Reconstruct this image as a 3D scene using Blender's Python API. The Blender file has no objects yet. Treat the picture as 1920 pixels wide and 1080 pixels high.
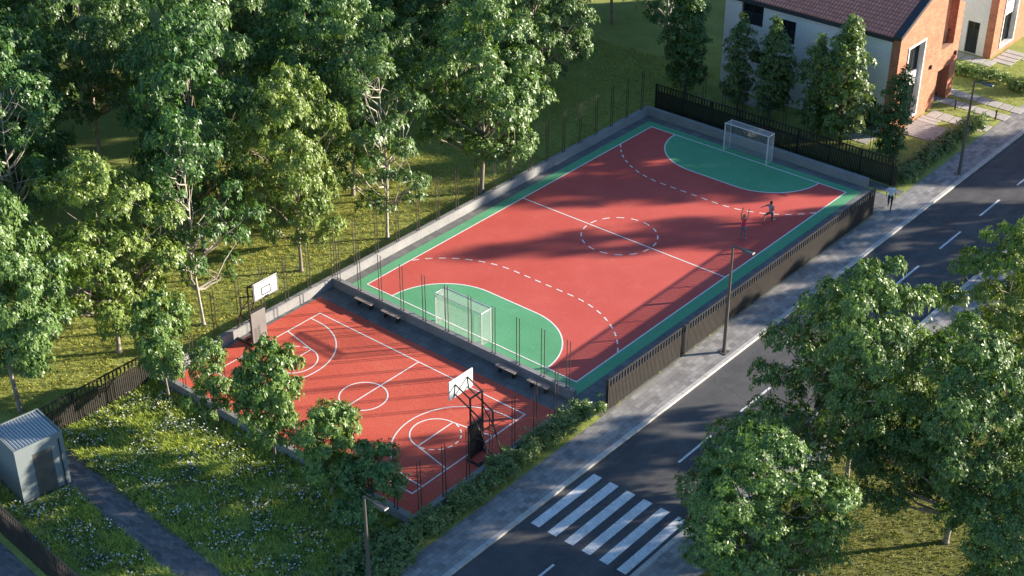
import bpy, bmesh, math, random
import numpy as np
from mathutils import Vector, Matrix

sc = bpy.context.scene
C = sc.collection
PI = math.pi
R = math.radians

# ------------------------------------------------------------------ camera, world, sun, exposure
cam_d = bpy.data.cameras.new("camera")
cam_d.sensor_width = 36.0
cam_d.lens = 2838.83 / 1920 * 36
cam_d.clip_end = 2000
cam_d.clip_start = 0.5
cam = bpy.data.objects.new("camera", cam_d)
C.objects.link(cam)
cr, cd, cf = (Vector((0.763721, 0.645546, 0.0)).normalized(), Vector((0.333244, -0.394146, -0.856503)),
              Vector((-0.552882, 0.654155, -0.516142)))
cd.normalize(); cf.normalize()
cam.matrix_world = Matrix(((cr.x, -cd.x, -cf.x, 45.838), (cr.y, -cd.y, -cf.y, -64.098),
                           (cr.z, -cd.z, -cf.z, 43.726), (0, 0, 0, 1)))
sc.camera = cam

SUN = Vector((2.5, 2.93, 1.0)).normalized()
SUN_EL, SUN_AZ = math.asin(SUN.z), math.atan2(SUN.x, SUN.y)
w = bpy.data.worlds.new("World")
sc.world = w
w.use_nodes = True
wn = w.node_tree
sky = wn.nodes.new("ShaderNodeTexSky")
sky.sky_type = 'NISHITA'
sky.sun_disc = False
sky.sun_elevation = SUN_EL
sky.sun_rotation = SUN_AZ
sky.dust_density = 0.2
sky.ozone_density = 4.0
bgn = wn.nodes["Background"]
bgn.inputs[1].default_value = 0.095
wn.links.new(sky.outputs[0], bgn.inputs[0])

sd = bpy.data.lights.new("sun", 'SUN')
sd.energy = 5.0
sd.angle = R(0.9)
sd.color = (1.0, 0.89, 0.73)
so = bpy.data.objects.new("sun", sd)
C.objects.link(so)
so.rotation_euler = (-SUN).to_track_quat('-Z', 'Y').to_euler()
so.location = (40, 46, 30)

sc.view_settings.view_transform = 'Standard'
sc.view_settings.look = 'None'
sc.view_settings.exposure = 1.6
sc.view_settings.gamma = 1
sc.cycles.max_bounces = 6
sc.cycles.transparent_max_bounces = 8
try:
    sc.cycles.use_denoising = True
except Exception:
    pass

# ------------------------------------------------------------------ helpers
rnd = random.Random(7)


class MB:
    def __init__(s):
        s.v, s.f, s.m = [], [], []

    def add(s, vs, fs, mi=0):
        o = len(s.v)
        s.v += [tuple(v) for v in vs]
        s.f += [tuple(o + i for i in f) for f in fs]
        s.m += [mi] * len(fs)

    def box(s, x0, x1, y0, y1, z0, z1, mi=0):
        s.add([(x0, y0, z0), (x1, y0, z0), (x1, y1, z0), (x0, y1, z0), (x0, y0, z1), (x1, y0, z1), (x1, y1, z1), (x0, y1, z1)],
              [(0, 3, 2, 1), (4, 5, 6, 7), (0, 1, 5, 4), (1, 2, 6, 5), (2, 3, 7, 6), (3, 0, 4, 7)], mi)

    def bar(s, a, b, wd, ht=None, up=(0, 0, 1), mi=0):
        """a square bar between two points"""
        a, b = Vector(a), Vector(b)
        ht = ht or wd
        d = (b - a).normalized()
        u = Vector(up)
        if abs(d.dot(u)) > 0.98:
            u = Vector((1, 0, 0))
        r = d.cross(u).normalized()
        u = r.cross(d).normalized()
        vs = []
        for p in (a, b):
            for i, j in ((-1, -1), (1, -1), (1, 1), (-1, 1)):
                vs.append(p + r * (i * wd / 2) + u * (j * ht / 2))
        s.add(vs, [(3, 2, 1, 0), (4, 5, 6, 7), (0, 1, 5, 4), (1, 2, 6, 5), (2, 3, 7, 6), (3, 0, 4, 7)], mi)

    def tube(s, pts, rad, n=6, cap=True, mi=0):
        pts = [Vector(p) for p in pts]
        if not hasattr(rad, '__len__'):
            rad = [rad] * len(pts)
        vs, fs = [], []
        t0 = (pts[1] - pts[0]).normalized()
        ref = Vector((1, 0, 0)) if abs(t0.z) > 0.7 else Vector((0, 0, 1))
        for i, p in enumerate(pts):
            t = (pts[min(i + 1, len(pts) - 1)] - pts[max(i - 1, 0)]).normalized()
            r = t.cross(ref)
            r = r.normalized() if r.length > 1e-4 else t.orthogonal().normalized()
            u = r.cross(t)
            for k in range(n):
                a = 2 * PI * k / n
                vs.append(p + (r * math.cos(a) + u * math.sin(a)) * rad[i])
        for i in range(len(pts) - 1):
            for k in range(n):
                k2 = (k + 1) % n
                fs.append((i * n + k, i * n + k2, (i + 1) * n + k2, (i + 1) * n + k))
        if cap:
            fs.append(tuple(range(n))[::-1])
            fs.append(tuple((len(pts) - 1) * n + k for k in range(n)))
        s.add(vs, fs, mi)

    def sheet(s, pts, z, mi=0):
        s.add([(p[0], p[1], z) for p in pts], [tuple(range(len(pts)))], mi)

    def build(s, name, mats, parent=None, bevel=0, smooth=False):
        me = bpy.data.meshes.new(name)
        me.from_pydata(s.v, [], s.f)
        mats = mats if isinstance(mats, (list, tuple)) else [mats]
        for m in mats:
            me.materials.append(m)
        if len(mats) > 1:
            me.polygons.foreach_set("material_index", s.m)
        me.update()
        if smooth:
            me.polygons.foreach_set("use_smooth", [True] * len(me.polygons))
        o = bpy.data.objects.new(name, me)
        C.objects.link(o)
        if parent is not None:
            o.parent = parent
        if bevel:
            md = o.modifiers.new("bevel", 'BEVEL')
            md.width = bevel
            md.segments = 1
            md.limit_method = 'ANGLE'
        return o


def np_mesh(name, verts, nper, mat, smooth=False):
    """mesh from an (N*nper,3) array of separate polygons of nper corners"""
    verts = np.asarray(verts, dtype=np.float32).reshape(-1, 3)
    nv = len(verts)
    nf = nv // nper
    me = bpy.data.meshes.new(name)
    me.vertices.add(nv)
    me.vertices.foreach_set("co", verts.ravel())
    me.loops.add(nv)
    me.loops.foreach_set("vertex_index", np.arange(nv, dtype=np.int32))
    me.polygons.add(nf)
    me.polygons.foreach_set("loop_start", np.arange(0, nv, nper, dtype=np.int32))
    me.polygons.foreach_set("loop_total", np.full(nf, nper, dtype=np.int32))
    me.materials.append(mat)
    me.update()
    me.validate()
    return me


def link(name, me, parent=None):
    o = bpy.data.objects.new(name, me)
    C.objects.link(o)
    if parent is not None:
        o.parent = parent
    return o


def tag(o, label=None, cat=None, group=None, kind=None):
    if label: o["label"] = label
    if cat: o["category"] = cat
    if group: o["group"] = group
    if kind: o["kind"] = kind
    return o


def thing(name, label, cat, loc=(0, 0, 0), rz=0, group=None):
    o = bpy.data.objects.new(name, None)
    C.objects.link(o)
    o.location = loc
    o.rotation_euler = (0, 0, rz)
    o.empty_display_size = 0.3
    return tag(o, label, cat, group)


def copy_tree(o, parent=None):
    c = o.copy()
    C.objects.link(c)
    if parent is not None:
        c.parent = parent
    for ch in [x for x in o.children]:
        copy_tree(ch, c)
    return c


# ------------------------------------------------------------------ materials
def nmat(name):
    m = bpy.data.materials.new(name)
    m.use_nodes = True
    nt = m.node_tree
    b = nt.nodes["Principled BSDF"]
    return m, nt, b


def N(nt, t, **kw):
    n = nt.nodes.new(t)
    for k, v in kw.items():
        setattr(n, k, v)
    return n


def ramp(nt, fac, stops):
    r = N(nt, "ShaderNodeValToRGB")
    el = r.color_ramp.elements
    while len(el) < len(stops):
        el.new(0.5)
    for e, (p, c) in zip(el, stops):
        e.position = p
        e.color = (*c, 1)
    nt.links.new(fac, r.inputs[0])
    return r.outputs[0]


def noise(nt, scale, detail=4, rough=0.6, vec=None, dist=0.0):
    n = N(nt, "ShaderNodeTexNoise")
    n.inputs["Scale"].default_value = scale
    n.inputs["Detail"].default_value = detail
    n.inputs["Roughness"].default_value = rough
    n.inputs["Distortion"].default_value = dist
    if vec is None:
        tc = N(nt, "ShaderNodeTexCoord")
        vec = tc.outputs["Object"]
    nt.links.new(vec, n.inputs["Vector"])
    return n.outputs["Fac"]


def mix(nt, fac, a, b, blend='MIX'):
    m = N(nt, "ShaderNodeMix", data_type='RGBA', blend_type=blend)
    for s, v in ((0, fac), (6, a), (7, b)):
        if hasattr(v, "links"):
            nt.links.new(v, m.inputs[s])
        elif s == 0:
            m.inputs[0].default_value = v
        else:
            m.inputs[s].default_value = (*v, 1)
    return m.outputs[2]


def bump(nt, b, h, strength=0.3, dist=0.02):
    n = N(nt, "ShaderNodeBump")
    n.inputs["Strength"].default_value = strength
    n.inputs["Distance"].default_value = dist
    nt.links.new(h, n.inputs["Height"])
    nt.links.new(n.outputs[0], b.inputs["Normal"])


def speckled(name, c1, c2, fine=40, coarse=0.35, rough=0.85, c3=None, bstr=0.3, spec=0.3):
    """two colours at a coarse scale, broken up with a fine grain"""
    m, nt, b = nmat(name)
    col = ramp(nt, noise(nt, coarse, 6, 0.65), [(0.35, c1), (0.68, c2)])
    g = noise(nt, fine, 3, 0.7)
    grain = ramp(nt, g, [(0.3, (0.72, 0.72, 0.72)), (0.7, (1.25, 1.25, 1.25))])
    col = mix(nt, 1.0, col, grain, 'MULTIPLY')
    if c3:
        st = ramp(nt, noise(nt, coarse * 4.3, 8, 0.7, dist=0.6), [(0.58, (0, 0, 0)), (0.72, (1, 1, 1))])
        mm = N(nt, "ShaderNodeMath", operation='MULTIPLY')
        nt.links.new(st, mm.inputs[0])
        mm.inputs[1].default_value = 0.65
        col = mix(nt, mm.outputs[0], col, c3)
    nt.links.new(col, b.inputs["Base Color"])
    b.inputs["Roughness"].default_value = rough
    b.inputs["Specular IOR Level"].default_value = spec
    bump(nt, b, g, bstr, 0.01)
    return m


def plain(name, c, rough=0.5, metal=0.0, var=0.12, scale=3.0):
    m, nt, b = nmat(name)
    lo = tuple(x * (1 - var) for x in c)
    hi = tuple(min(1, x * (1 + var)) for x in c)
    col = ramp(nt, noise(nt, scale, 5, 0.7), [(0.3, lo), (0.7, hi)])
    nt.links.new(col, b.inputs["Base Color"])
    b.inputs["Roughness"].default_value = rough
    b.inputs["Metallic"].default_value = metal
    return m


def brick(name, c1, c2, mortar, bw, bh, msize, axis='XY', rough=0.85, offset=0.5, var=None, bstr=0.4, sq=1.0):
    m, nt, b = nmat(name)
    tc = N(nt, "ShaderNodeTexCoord")
    vec = tc.outputs["Object"]
    if axis != 'XY':
        sp = N(nt, "ShaderNodeSeparateXYZ")
        cb = N(nt, "ShaderNodeCombineXYZ")
        nt.links.new(vec, sp.inputs[0])
        if axis == 'WALL':   # u = x + y runs along either face
            ad = N(nt, "ShaderNodeMath", operation='ADD')
            nt.links.new(sp.outputs[0], ad.inputs[0])
            nt.links.new(sp.outputs[1], ad.inputs[1])
            nt.links.new(ad.outputs[0], cb.inputs[0])
            nt.links.new(sp.outputs[2], cb.inputs[1])
        elif axis == 'YX':
            nt.links.new(sp.outputs[1], cb.inputs[0])
            nt.links.new(sp.outputs[0], cb.inputs[1])
        vec = cb.outputs[0]
    t = N(nt, "ShaderNodeTexBrick")
    t.offset = offset
    t.inputs["Scale"].default_value = 1
    t.inputs["Brick Width"].default_value = bw
    t.inputs["Row Height"].default_value = bh
    t.inputs["Mortar Size"].default_value = msize
    t.inputs["Mortar Smooth"].default_value = 0.2
    t.inputs["Bias"].default_value = 0.0
    t.inputs["Color1"].default_value = (*c1, 1)
    t.inputs["Color2"].default_value = (*c2, 1)
    t.inputs["Mortar"].default_value = (*mortar, 1)
    nt.links.new(vec, t.inputs["Vector"])
    col = t.outputs["Color"]
    g = ramp(nt, noise(nt, 1.3, 6, 0.7), [(0.3, (0.78, 0.78, 0.78)), (0.7, (1.18, 1.18, 1.18))])
    col = mix(nt, 1.0, col, g, 'MULTIPLY')
    nt.links.new(col, b.inputs["Base Color"])
    b.inputs["Roughness"].default_value = rough
    b.inputs["Specular IOR Level"].default_value = 0.3
    inv = N(nt, "ShaderNodeMath", operation='SUBTRACT')
    inv.inputs[0].default_value = 1
    nt.links.new(t.outputs["Fac"], inv.inputs[1])
    bump(nt, b, inv.outputs[0], bstr, 0.01)
    return m


def leaf_mat(name, c, rough=0.5, trans=0.35, yellow=(1.3, 1.28, 0.95), spec=0.5):
    """leaf: hue from the object's colour, a little different in every leaf"""
    m, nt, b = nmat(name)
    oi = N(nt, "ShaderNodeObjectInfo")
    geo = N(nt, "ShaderNodeNewGeometry")
    var = ramp(nt, geo.outputs["Random Per Island"], [(0.0, (0.5, 0.58, 0.6)), (0.5, (0.95, 0.97, 0.97)), (1.0, yellow)])
    col = mix(nt, 1.0, mix(nt, 1.0, c, oi.outputs["Color"], 'MULTIPLY'), var, 'MULTIPLY')
    nt.links.new(col, b.inputs["Base Color"])
    b.inputs["Roughness"].default_value = rough
    b.inputs["Specular IOR Level"].default_value = spec
    tr = N(nt, "ShaderNodeBsdfTranslucent")
    tcol = mix(nt, 1.0, col, (1.1, 1.12, 0.65), 'MULTIPLY')
    nt.links.new(tcol, tr.inputs[0])
    mx = N(nt, "ShaderNodeMixShader")
    mx.inputs[0].default_value = trans
    nt.links.new(b.outputs[0], mx.inputs[1])
    nt.links.new(tr.outputs[0], mx.inputs[2])
    nt.links.new(mx.outputs[0], nt.nodes["Material Output"].inputs["Surface"])
    return m


M = {}
M['court_red'] = speckled('court_red', (0.52, 0.083, 0.064), (0.59, 0.112, 0.088), 55, 0.22, c3=(0.62, 0.15, 0.115))
M['court_red_bb'] = speckled('court_red_bb', (0.55, 0.092, 0.058), (0.62, 0.118, 0.074), 14, 0.35, c3=(0.62, 0.2, 0.14), bstr=0.5)
M['court_green'] = speckled('court_green', (0.10, 0.33, 0.16), (0.125, 0.38, 0.20), 45, 0.3, c3=(0.19, 0.42, 0.25))
M['line_white'] = speckled('line_white', (0.74, 0.72, 0.68), (0.82, 0.80, 0.77), 30, 1.5, bstr=0.1)
M['road_white'] = speckled('road_white', (0.62, 0.62, 0.61), (0.74, 0.74, 0.73), 16, 2.2, c3=(0.42, 0.42, 0.42), bstr=0.2)
M['asphalt'] = speckled('asphalt', (0.056, 0.056, 0.060), (0.074, 0.073, 0.075), 28, 0.25, 0.85, c3=(0.095, 0.092, 0.09), bstr=0.6)


def road_mat(name, base, worn):
    """asphalt with long tyre-worn streaks, patches and grit"""
    m, nt, b = nmat(name)
    tc = N(nt, "ShaderNodeTexCoord")
    mp = N(nt, "ShaderNodeMapping")
    mp.inputs["Scale"].default_value = (1.1, 0.035, 1)
    nt.links.new(tc.outputs["Object"], mp.inputs[0])
    tracks = ramp(nt, noise(nt, 1.0, 5, 0.6, mp.outputs[0]), [(0.35, base), (0.7, worn)])
    blot = ramp(nt, noise(nt, 0.45, 7, 0.7, dist=0.5), [(0.35, (0.72, 0.72, 0.74)), (0.65, (1.2, 1.18, 1.15))])
    grain = ramp(nt, noise(nt, 22, 3, 0.8), [(0.3, (0.65, 0.65, 0.66)), (0.72, (1.45, 1.43, 1.4))])
    col = mix(nt, 1.0, mix(nt, 1.0, tracks, blot, 'MULTIPLY'), grain, 'MULTIPLY')
    vo = N(nt, "ShaderNodeTexVoronoi", feature='DISTANCE_TO_EDGE')
    vo.inputs["Scale"].default_value = 0.13
    wv = N(nt, "ShaderNodeVectorMath", operation='ADD')
    nz = N(nt, "ShaderNodeTexNoise")
    nz.inputs["Scale"].default_value = 0.9
    nt.links.new(tc.outputs["Object"], nz.inputs["Vector"])
    nt.links.new(tc.outputs["Object"], wv.inputs[0])
    nt.links.new(nz.outputs["Color"], wv.inputs[1])
    nt.links.new(wv.outputs[0], vo.inputs["Vector"])
    cr_ = ramp(nt, vo.outputs["Distance"], [(0.0, (0.55, 0.55, 0.55)), (0.004, (1, 1, 1))])
    col = mix(nt, 1.0, col, cr_, 'MULTIPLY')
    nt.links.new(col, b.inputs["Base Color"])
    b.inputs["Roughness"].default_value = 0.85
    bump(nt, b, noise(nt, 30, 3, 0.7), 0.6, 0.01)
    return m


M['asphalt'] = road_mat('asphalt', (0.055, 0.055, 0.059), (0.088, 0.086, 0.086))
M['road_white'] = speckled('road_white', (0.58, 0.58, 0.57), (0.74, 0.74, 0.73), 13, 2.2, c3=(0.25, 0.25, 0.25), bstr=0.2)
M['concrete'] = speckled('concrete', (0.225, 0.222, 0.218), (0.29, 0.285, 0.278), 22, 0.7, 0.9, c3=(0.18, 0.178, 0.172), bstr=0.4)
M['kerb'] = brick('kerb_stone', (0.42, 0.40, 0.375), (0.48, 0.46, 0.43), (0.2, 0.19, 0.18), 1.0, 4.0, 0.012, 'YX')
M['pave_side'] = brick('sidewalk_pavers', (0.19, 0.18, 0.175), (0.33, 0.315, 0.30), (0.15, 0.145, 0.14), 0.42, 0.28, 0.008, 'YX')
M['pave_court'] = brick('court_pavers', (0.135, 0.132, 0.13), (0.185, 0.18, 0.175), (0.08, 0.08, 0.08), 0.75, 0.55, 0.014)
M['pave_dark'] = brick('path_pavers', (0.11, 0.105, 0.105), (0.20, 0.19, 0.185), (0.08, 0.08, 0.08), 0.3, 0.15, 0.006)
M['slab'] = speckled('garden_slab', (0.40, 0.37, 0.34), (0.48, 0.45, 0.42), 20, 0.9, 0.85)
M['fence_metal'] = plain('fence_metal', (0.048, 0.042, 0.037), 0.45, 0.2, 0.2, 2)
M['fence_black'] = plain('fence_black', (0.022, 0.021, 0.021), 0.4, 0.2, 0.2, 2)
M['post'] = plain('post_metal', (0.075, 0.066, 0.058), 0.4, 0.4, 0.15, 2)
M['wire'] = plain('wire', (0.016, 0.016, 0.016), 0.9)
M['steel_black'] = plain('steel_black', (0.05, 0.043, 0.037), 0.4, 0.3, 0.2, 4)
M['board'] = plain('backboard_white', (0.58, 0.575, 0.56), 0.4, 0, 0.05, 1.5)
M['pad_grey'] = plain('pad_grey', (0.16, 0.15, 0.142), 0.6, 0, 0.12, 1.2)
M['black'] = plain('black', (0.02, 0.02, 0.02), 0.5)
M['lamp_metal'] = plain('lamp_metal', (0.16, 0.145, 0.13), 0.4, 0.5, 0.15, 2)
M['lamp_dark'] = plain('lamp_dark', (0.07, 0.07, 0.072), 0.4, 0.4)
M['lens'] = plain('lamp_lens', (0.55, 0.53, 0.5), 0.25)
M['goal_white'] = plain('goal_white', (0.58, 0.59, 0.59), 0.35, 0, 0.05)
M['net'] = plain('net_cord', (0.62, 0.62, 0.6), 0.8, 0, 0.05)
M['bench'] = plain('bench_wood', (0.26, 0.20, 0.17), 0.7, 0, 0.25, 6)
M['deck'] = plain('deck_board', (0.38, 0.33, 0.31), 0.7, 0, 0.2, 5)
M['shed'] = plain('shed_steel', (0.21, 0.24, 0.245), 0.45, 0.1, 0.06, 1.2)
M['shed_roof'] = plain('shed_roof', (0.36, 0.39, 0.41), 0.4, 0.3, 0.08, 1.0)
M['shed_door'] = plain('shed_door', (0.13, 0.118, 0.105), 0.3, 0.2, 0.25, 1.6)
M['plaster'] = speckled('white_plaster', (0.70, 0.67, 0.63), (0.76, 0.73, 0.69), 18, 0.4, 0.9, bstr=0.15)
M['brick'] = brick('orange_brick', (0.40, 0.125, 0.065), (0.52, 0.19, 0.10), (0.36, 0.21, 0.15), 0.32, 0.105, 0.012, 'WALL')
M['dark_trim'] = plain('dark_trim', (0.035, 0.037, 0.043), 0.5, 0.1)
M['win_frame'] = plain('window_frame', (0.03, 0.028, 0.028), 0.45)
M['white_frame'] = plain('white_frame', (0.68, 0.65, 0.62), 0.5, 0, 0.05)
M['pink_wall'] = speckled('porch_wall', (0.46, 0.30, 0.25), (0.5, 0.34, 0.28), 14, 0.5)
M['curtain'] = plain('curtain', (0.75, 0.73, 0.70), 0.9)
M['blind'] = plain('blind', (0.10, 0.09, 0.085), 0.6)
M['bark'] = speckled('bark_grey', (0.20, 0.165, 0.125), (0.36, 0.31, 0.25), 14, 1.8, 0.9, c3=(0.13, 0.10, 0.08), bstr=0.8)
M['bark_pale'] = speckled('bark_pale', (0.33, 0.29, 0.23), (0.50, 0.45, 0.38), 14, 1.8, 0.9, bstr=0.8)
M['bark_dark'] = speckled('bark_brown', (0.10, 0.078, 0.058), (0.19, 0.15, 0.115), 14, 1.8, 0.9, bstr=0.8)
M['leaf'] = leaf_mat('leaf_broad', (0.110, 0.188, 0.052), 0.42, 0.28)
M['leaf_col'] = leaf_mat('leaf_column', (0.11, 0.165, 0.042), 0.4, 0.3)
M['leaf_hedge'] = leaf_mat('leaf_hedge', (0.155, 0.225, 0.075), 0.45, 0.3)
M['grass'] = leaf_mat('grass_blade', (0.37, 0.48, 0.13), 0.5, 0.35, (1.5, 1.25, 0.8), 0.3)
M['lawn_blade'] = leaf_mat('lawn_blade', (0.41, 0.42, 0.11), 0.55, 0.35, (1.5, 1.25, 0.7), 0.25)
M['weed'] = leaf_mat('weed_leaf', (0.065, 0.115, 0.045), 0.45, 0.25)
M['petal'] = plain('petal', (0.78, 0.78, 0.76), 0.7, 0, 0.05)
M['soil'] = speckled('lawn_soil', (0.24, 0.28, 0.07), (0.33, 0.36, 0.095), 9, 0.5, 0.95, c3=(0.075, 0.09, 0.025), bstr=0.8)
M['soil_shade'] = speckled('park_soil', (0.14, 0.15, 0.04), (0.20, 0.195, 0.055), 9, 0.45, 0.95, c3=(0.08, 0.07, 0.04), bstr=0.8)  # lawn soil darkened, the shade under the park trees put into its colour


def glass_mat():
    m, nt, b = nmat('window_glass')
    tr = N(nt, "ShaderNodeBsdfTransparent")
    tr.inputs[0].default_value = (0.8, 0.83, 0.85, 1)
    b.inputs["Base Color"].default_value = (0.02, 0.025, 0.03, 1)
    b.inputs["Roughness"].default_value = 0.05
    mx = N(nt, "ShaderNodeMixShader")
    mx.inputs[0].default_value = 0.5
    nt.links.new(b.outputs[0], mx.inputs[1])
    nt.links.new(tr.outputs[0], mx.inputs[2])
    nt.links.new(mx.outputs[0], nt.nodes["Material Output"].inputs["Surface"])
    return m


M['glass'] = glass_mat()


def tile_mat():
    m, nt, b = nmat('roof_tile')
    tc = N(nt, "ShaderNodeTexCoord")
    sp = N(nt, "ShaderNodeSeparateXYZ")
    nt.links.new(tc.outputs["Object"], sp.inputs[0])
    cb = N(nt, "ShaderNodeCombineXYZ")
    nt.links.new(sp.outputs[0], cb.inputs[0])
    nt.links.new(sp.outputs[1], cb.inputs[1])
    t = N(nt, "ShaderNodeTexBrick")
    t.offset = 0.0
    for k, v in (("Scale", 1), ("Brick Width", 0.24), ("Row Height", 0.33), ("Mortar Size", 0.03), ("Mortar Smooth", 0.6)):
        t.inputs[k].default_value = v
    t.inputs["Color1"].default_value = (0.62, 0.19, 0.115, 1)
    t.inputs["Color2"].default_value = (0.74, 0.27, 0.17, 1)
    t.inputs["Mortar"].default_value = (0.22, 0.07, 0.05, 1)
    nt.links.new(cb.outputs[0], t.inputs["Vector"])
    nt.links.new(t.outputs["Color"], b.inputs["Base Color"])
    b.inputs["Roughness"].default_value = 0.7
    inv = N(nt, "ShaderNodeMath", operation='SUBTRACT')
    inv.inputs[0].default_value = 1
    nt.links.new(t.outputs["Fac"], inv.inputs[1])
    bump(nt, b, inv.outputs[0], 0.8, 0.04)
    return m


M['tile'] = tile_mat()


def struct(name, mb, mat, **kw):
    return tag(mb.build(name, mat, **kw), kind='structure')


# ------------------------------------------------------------------ the ground, road, pavements, courts
def rect(x0, x1, y0, y1):
    return [(x0, y0), (x1, y0), (x1, y1), (x0, y1)]


b = MB(); b.sheet(rect(-900, 900, -900, 900), -0.14); struct('ground', b, M['soil_shade'])
b = MB(); b.box(-260, 10.28, -200, 300, -0.5, 0.0); struct('lawn', b, M['soil'])
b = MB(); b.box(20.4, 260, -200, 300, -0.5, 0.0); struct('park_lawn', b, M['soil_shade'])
b = MB(); b.sheet(rect(12.26, 18.12, -200, 300), -0.10); struct('road', b, M['asphalt'])
b = MB(); b.box(10.28, 12.0, -200, 300, -0.5, 0.006); struct('sidewalk', b, M['pave_side'])
b = MB(); b.box(18.38, 20.4, -200, 300, -0.5, 0.006); struct('sidewalk', b, M['pave_side'])
for x0, x1 in ((12.0, 12.26), (18.12, 18.38)):
    b = MB(); b.box(x0, x1, -200, 300, -0.5, 0.018); struct('kerb', b, M['kerb'], bevel=0.02)
b = MB()
for k in range(-14, 30):
    y0 = 0.35 + 5.33 * k
    if -27.5 < y0 < -17:
        continue
    b.sheet(rect(15.09, 15.21, y0, y0 + 2.75), -0.096)
b.sheet(rect(15.09, 15.21, -27.75, -25.0), -0.096)
for k in range(6):
    x0 = 12.63 + 0.955 * k
    b.sheet(rect(x0, x0 + 0.485, -23.52, -18.9), -0.096)
struct('road_markings', b, M['road_white'])

b = MB(); b.sheet(rect(-8.76, 10.25, -14.76, 15.0), 0.004)
b.sheet(rect(-8.95, 8.81, -27.05, -15.05), 0.004)
b.sheet(rect(8.35, 10.25, -15.25, -14.76), 0.004)
b.sheet(rect(7.0, 10.2, 15.32, 16.1), 0.004)
struct('court_paving', b, M['pave_court'])

LW = 0.08


def line(b, p, q, z=0.016, wd=LW):
    p, q = Vector((*p, 0)), Vector((*q, 0))
    d = (q - p).normalized()
    n = Vector((-d.y, d.x, 0)) * wd / 2
    b.sheet([p - n, q - n, q + n, p + n], z)


def arc_pts(cx, cy, r, a0, a1, n=40):
    return [(cx + r * math.cos(a0 + (a1 - a0) * i / n), cy + r * math.sin(a0 + (a1 - a0) * i / n)) for i in range(n + 1)]


def polyline(b, pts, z=0.016, wd=LW, dash=None):
    """a mitred stripe; dash=(on, off) cuts it up by length"""
    pts = [Vector((p[0], p[1], 0)) for p in pts]
    runs = [pts]
    if dash:
        runs, cur, acc, on = [], [pts[0]], 0.0, True
        lim = dash[0]
        for i in range(len(pts) - 1):
            a, e = pts[i], pts[i + 1]
            while (e - a).length + acc >= lim:
                t = (lim - acc) / (e - a).length
                c = a.lerp(e, t)
                if on:
                    cur.append(c)
                    runs.append(cur)
                cur = [c]
                on = not on
                lim = dash[0] if on else dash[1]
                acc = 0.0
                a = c
            acc += (e - a).length
            if on:
                cur.append(e)
        if on and len(cur) > 1 and acc > 0.1:
            runs.append(cur)
    for r in runs:
        L_, R_ = [], []
        for i, p in enumerate(r):
            t = (r[min(i + 1, len(r) - 1)] - r[max(i - 1, 0)]).normalized()
            n = Vector((-t.y, t.x, 0)) * wd / 2
            L_.append(p + n)
            R_.append(p - n)
        k = len(r)
        b.add([(v.x, v.y, z) for v in L_ + R_], [(i, k + i, k + i + 1, i + 1) for i in range(k - 1)])


# handball pitch
PW, PL = 7.5, 13.68
GR, GW = 3.87, 1.7     # radius of the goal area, half its straight piece


def goal_area(r, s):
    """outline of the goal area at the end s=-1 (near) or 1 (far)"""
    y = s * PL
    pts = []
    for i in range(25):
        a = PI - (PI / 2) * i / 24
        pts.append((-GW + r * math.cos(a), y - s * r * math.sin(a)))
    for i in range(25):
        a = PI / 2 - (PI / 2) * i / 24
        pts.append((GW + r * math.cos(a), y - s * r * math.sin(a)))
    return pts


b = MB(); b.sheet(rect(-8.15, 8.2, -14.72, 14.3), 0.008); struct('pitch_border', b, M['court_green'])
b = MB(); b.sheet(rect(-PW, PW, -PL, PL), 0.012); struct('pitch_surface', b, M['court_red'])
b = MB()
for s in (-1, 1):
    p = goal_area(GR, s)
    b.sheet(p if s == 1 else p[::-1], 0.0145)
struct('goal_area', b, M['court_green'])
b = MB()
h = LW / 2
for x in (-PW + h, PW - h):
    line(b, (x, -PL), (x, PL), 0.0185)
for y in (-PL + h, PL - h):
    line(b, (-PW + 2 * h, y), (PW - 2 * h, y), 0.0185)
line(b, (-PW + 2 * h, 0), (PW - 2 * h, 0), 0.0185)
for s in (-1, 1):
    polyline(b, goal_area(GR - h, s), 0.0175)
    r9, c9 = 6.5, 2.0
    a9 = math.acos(-(PW - 0.1 - c9) / r9)
    p = []
    for i in range(33):
        a = a9 + (PI / 2 - a9) * i / 32
        p.append((-c9 + r9 * math.cos(a), s * (PL - r9 * math.sin(a))))
    q = [(-x, y) for x, y in p[::-1]]
    polyline(b, p + q, 0.0175, dash=(0.42, 0.36))
polyline(b, arc_pts(0, 0, 2.27, 0.12, 2 * PI + 0.12, 80), 0.0165, dash=(0.47, 0.421))
struct('pitch_lines', b, M['line_white'])

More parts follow.
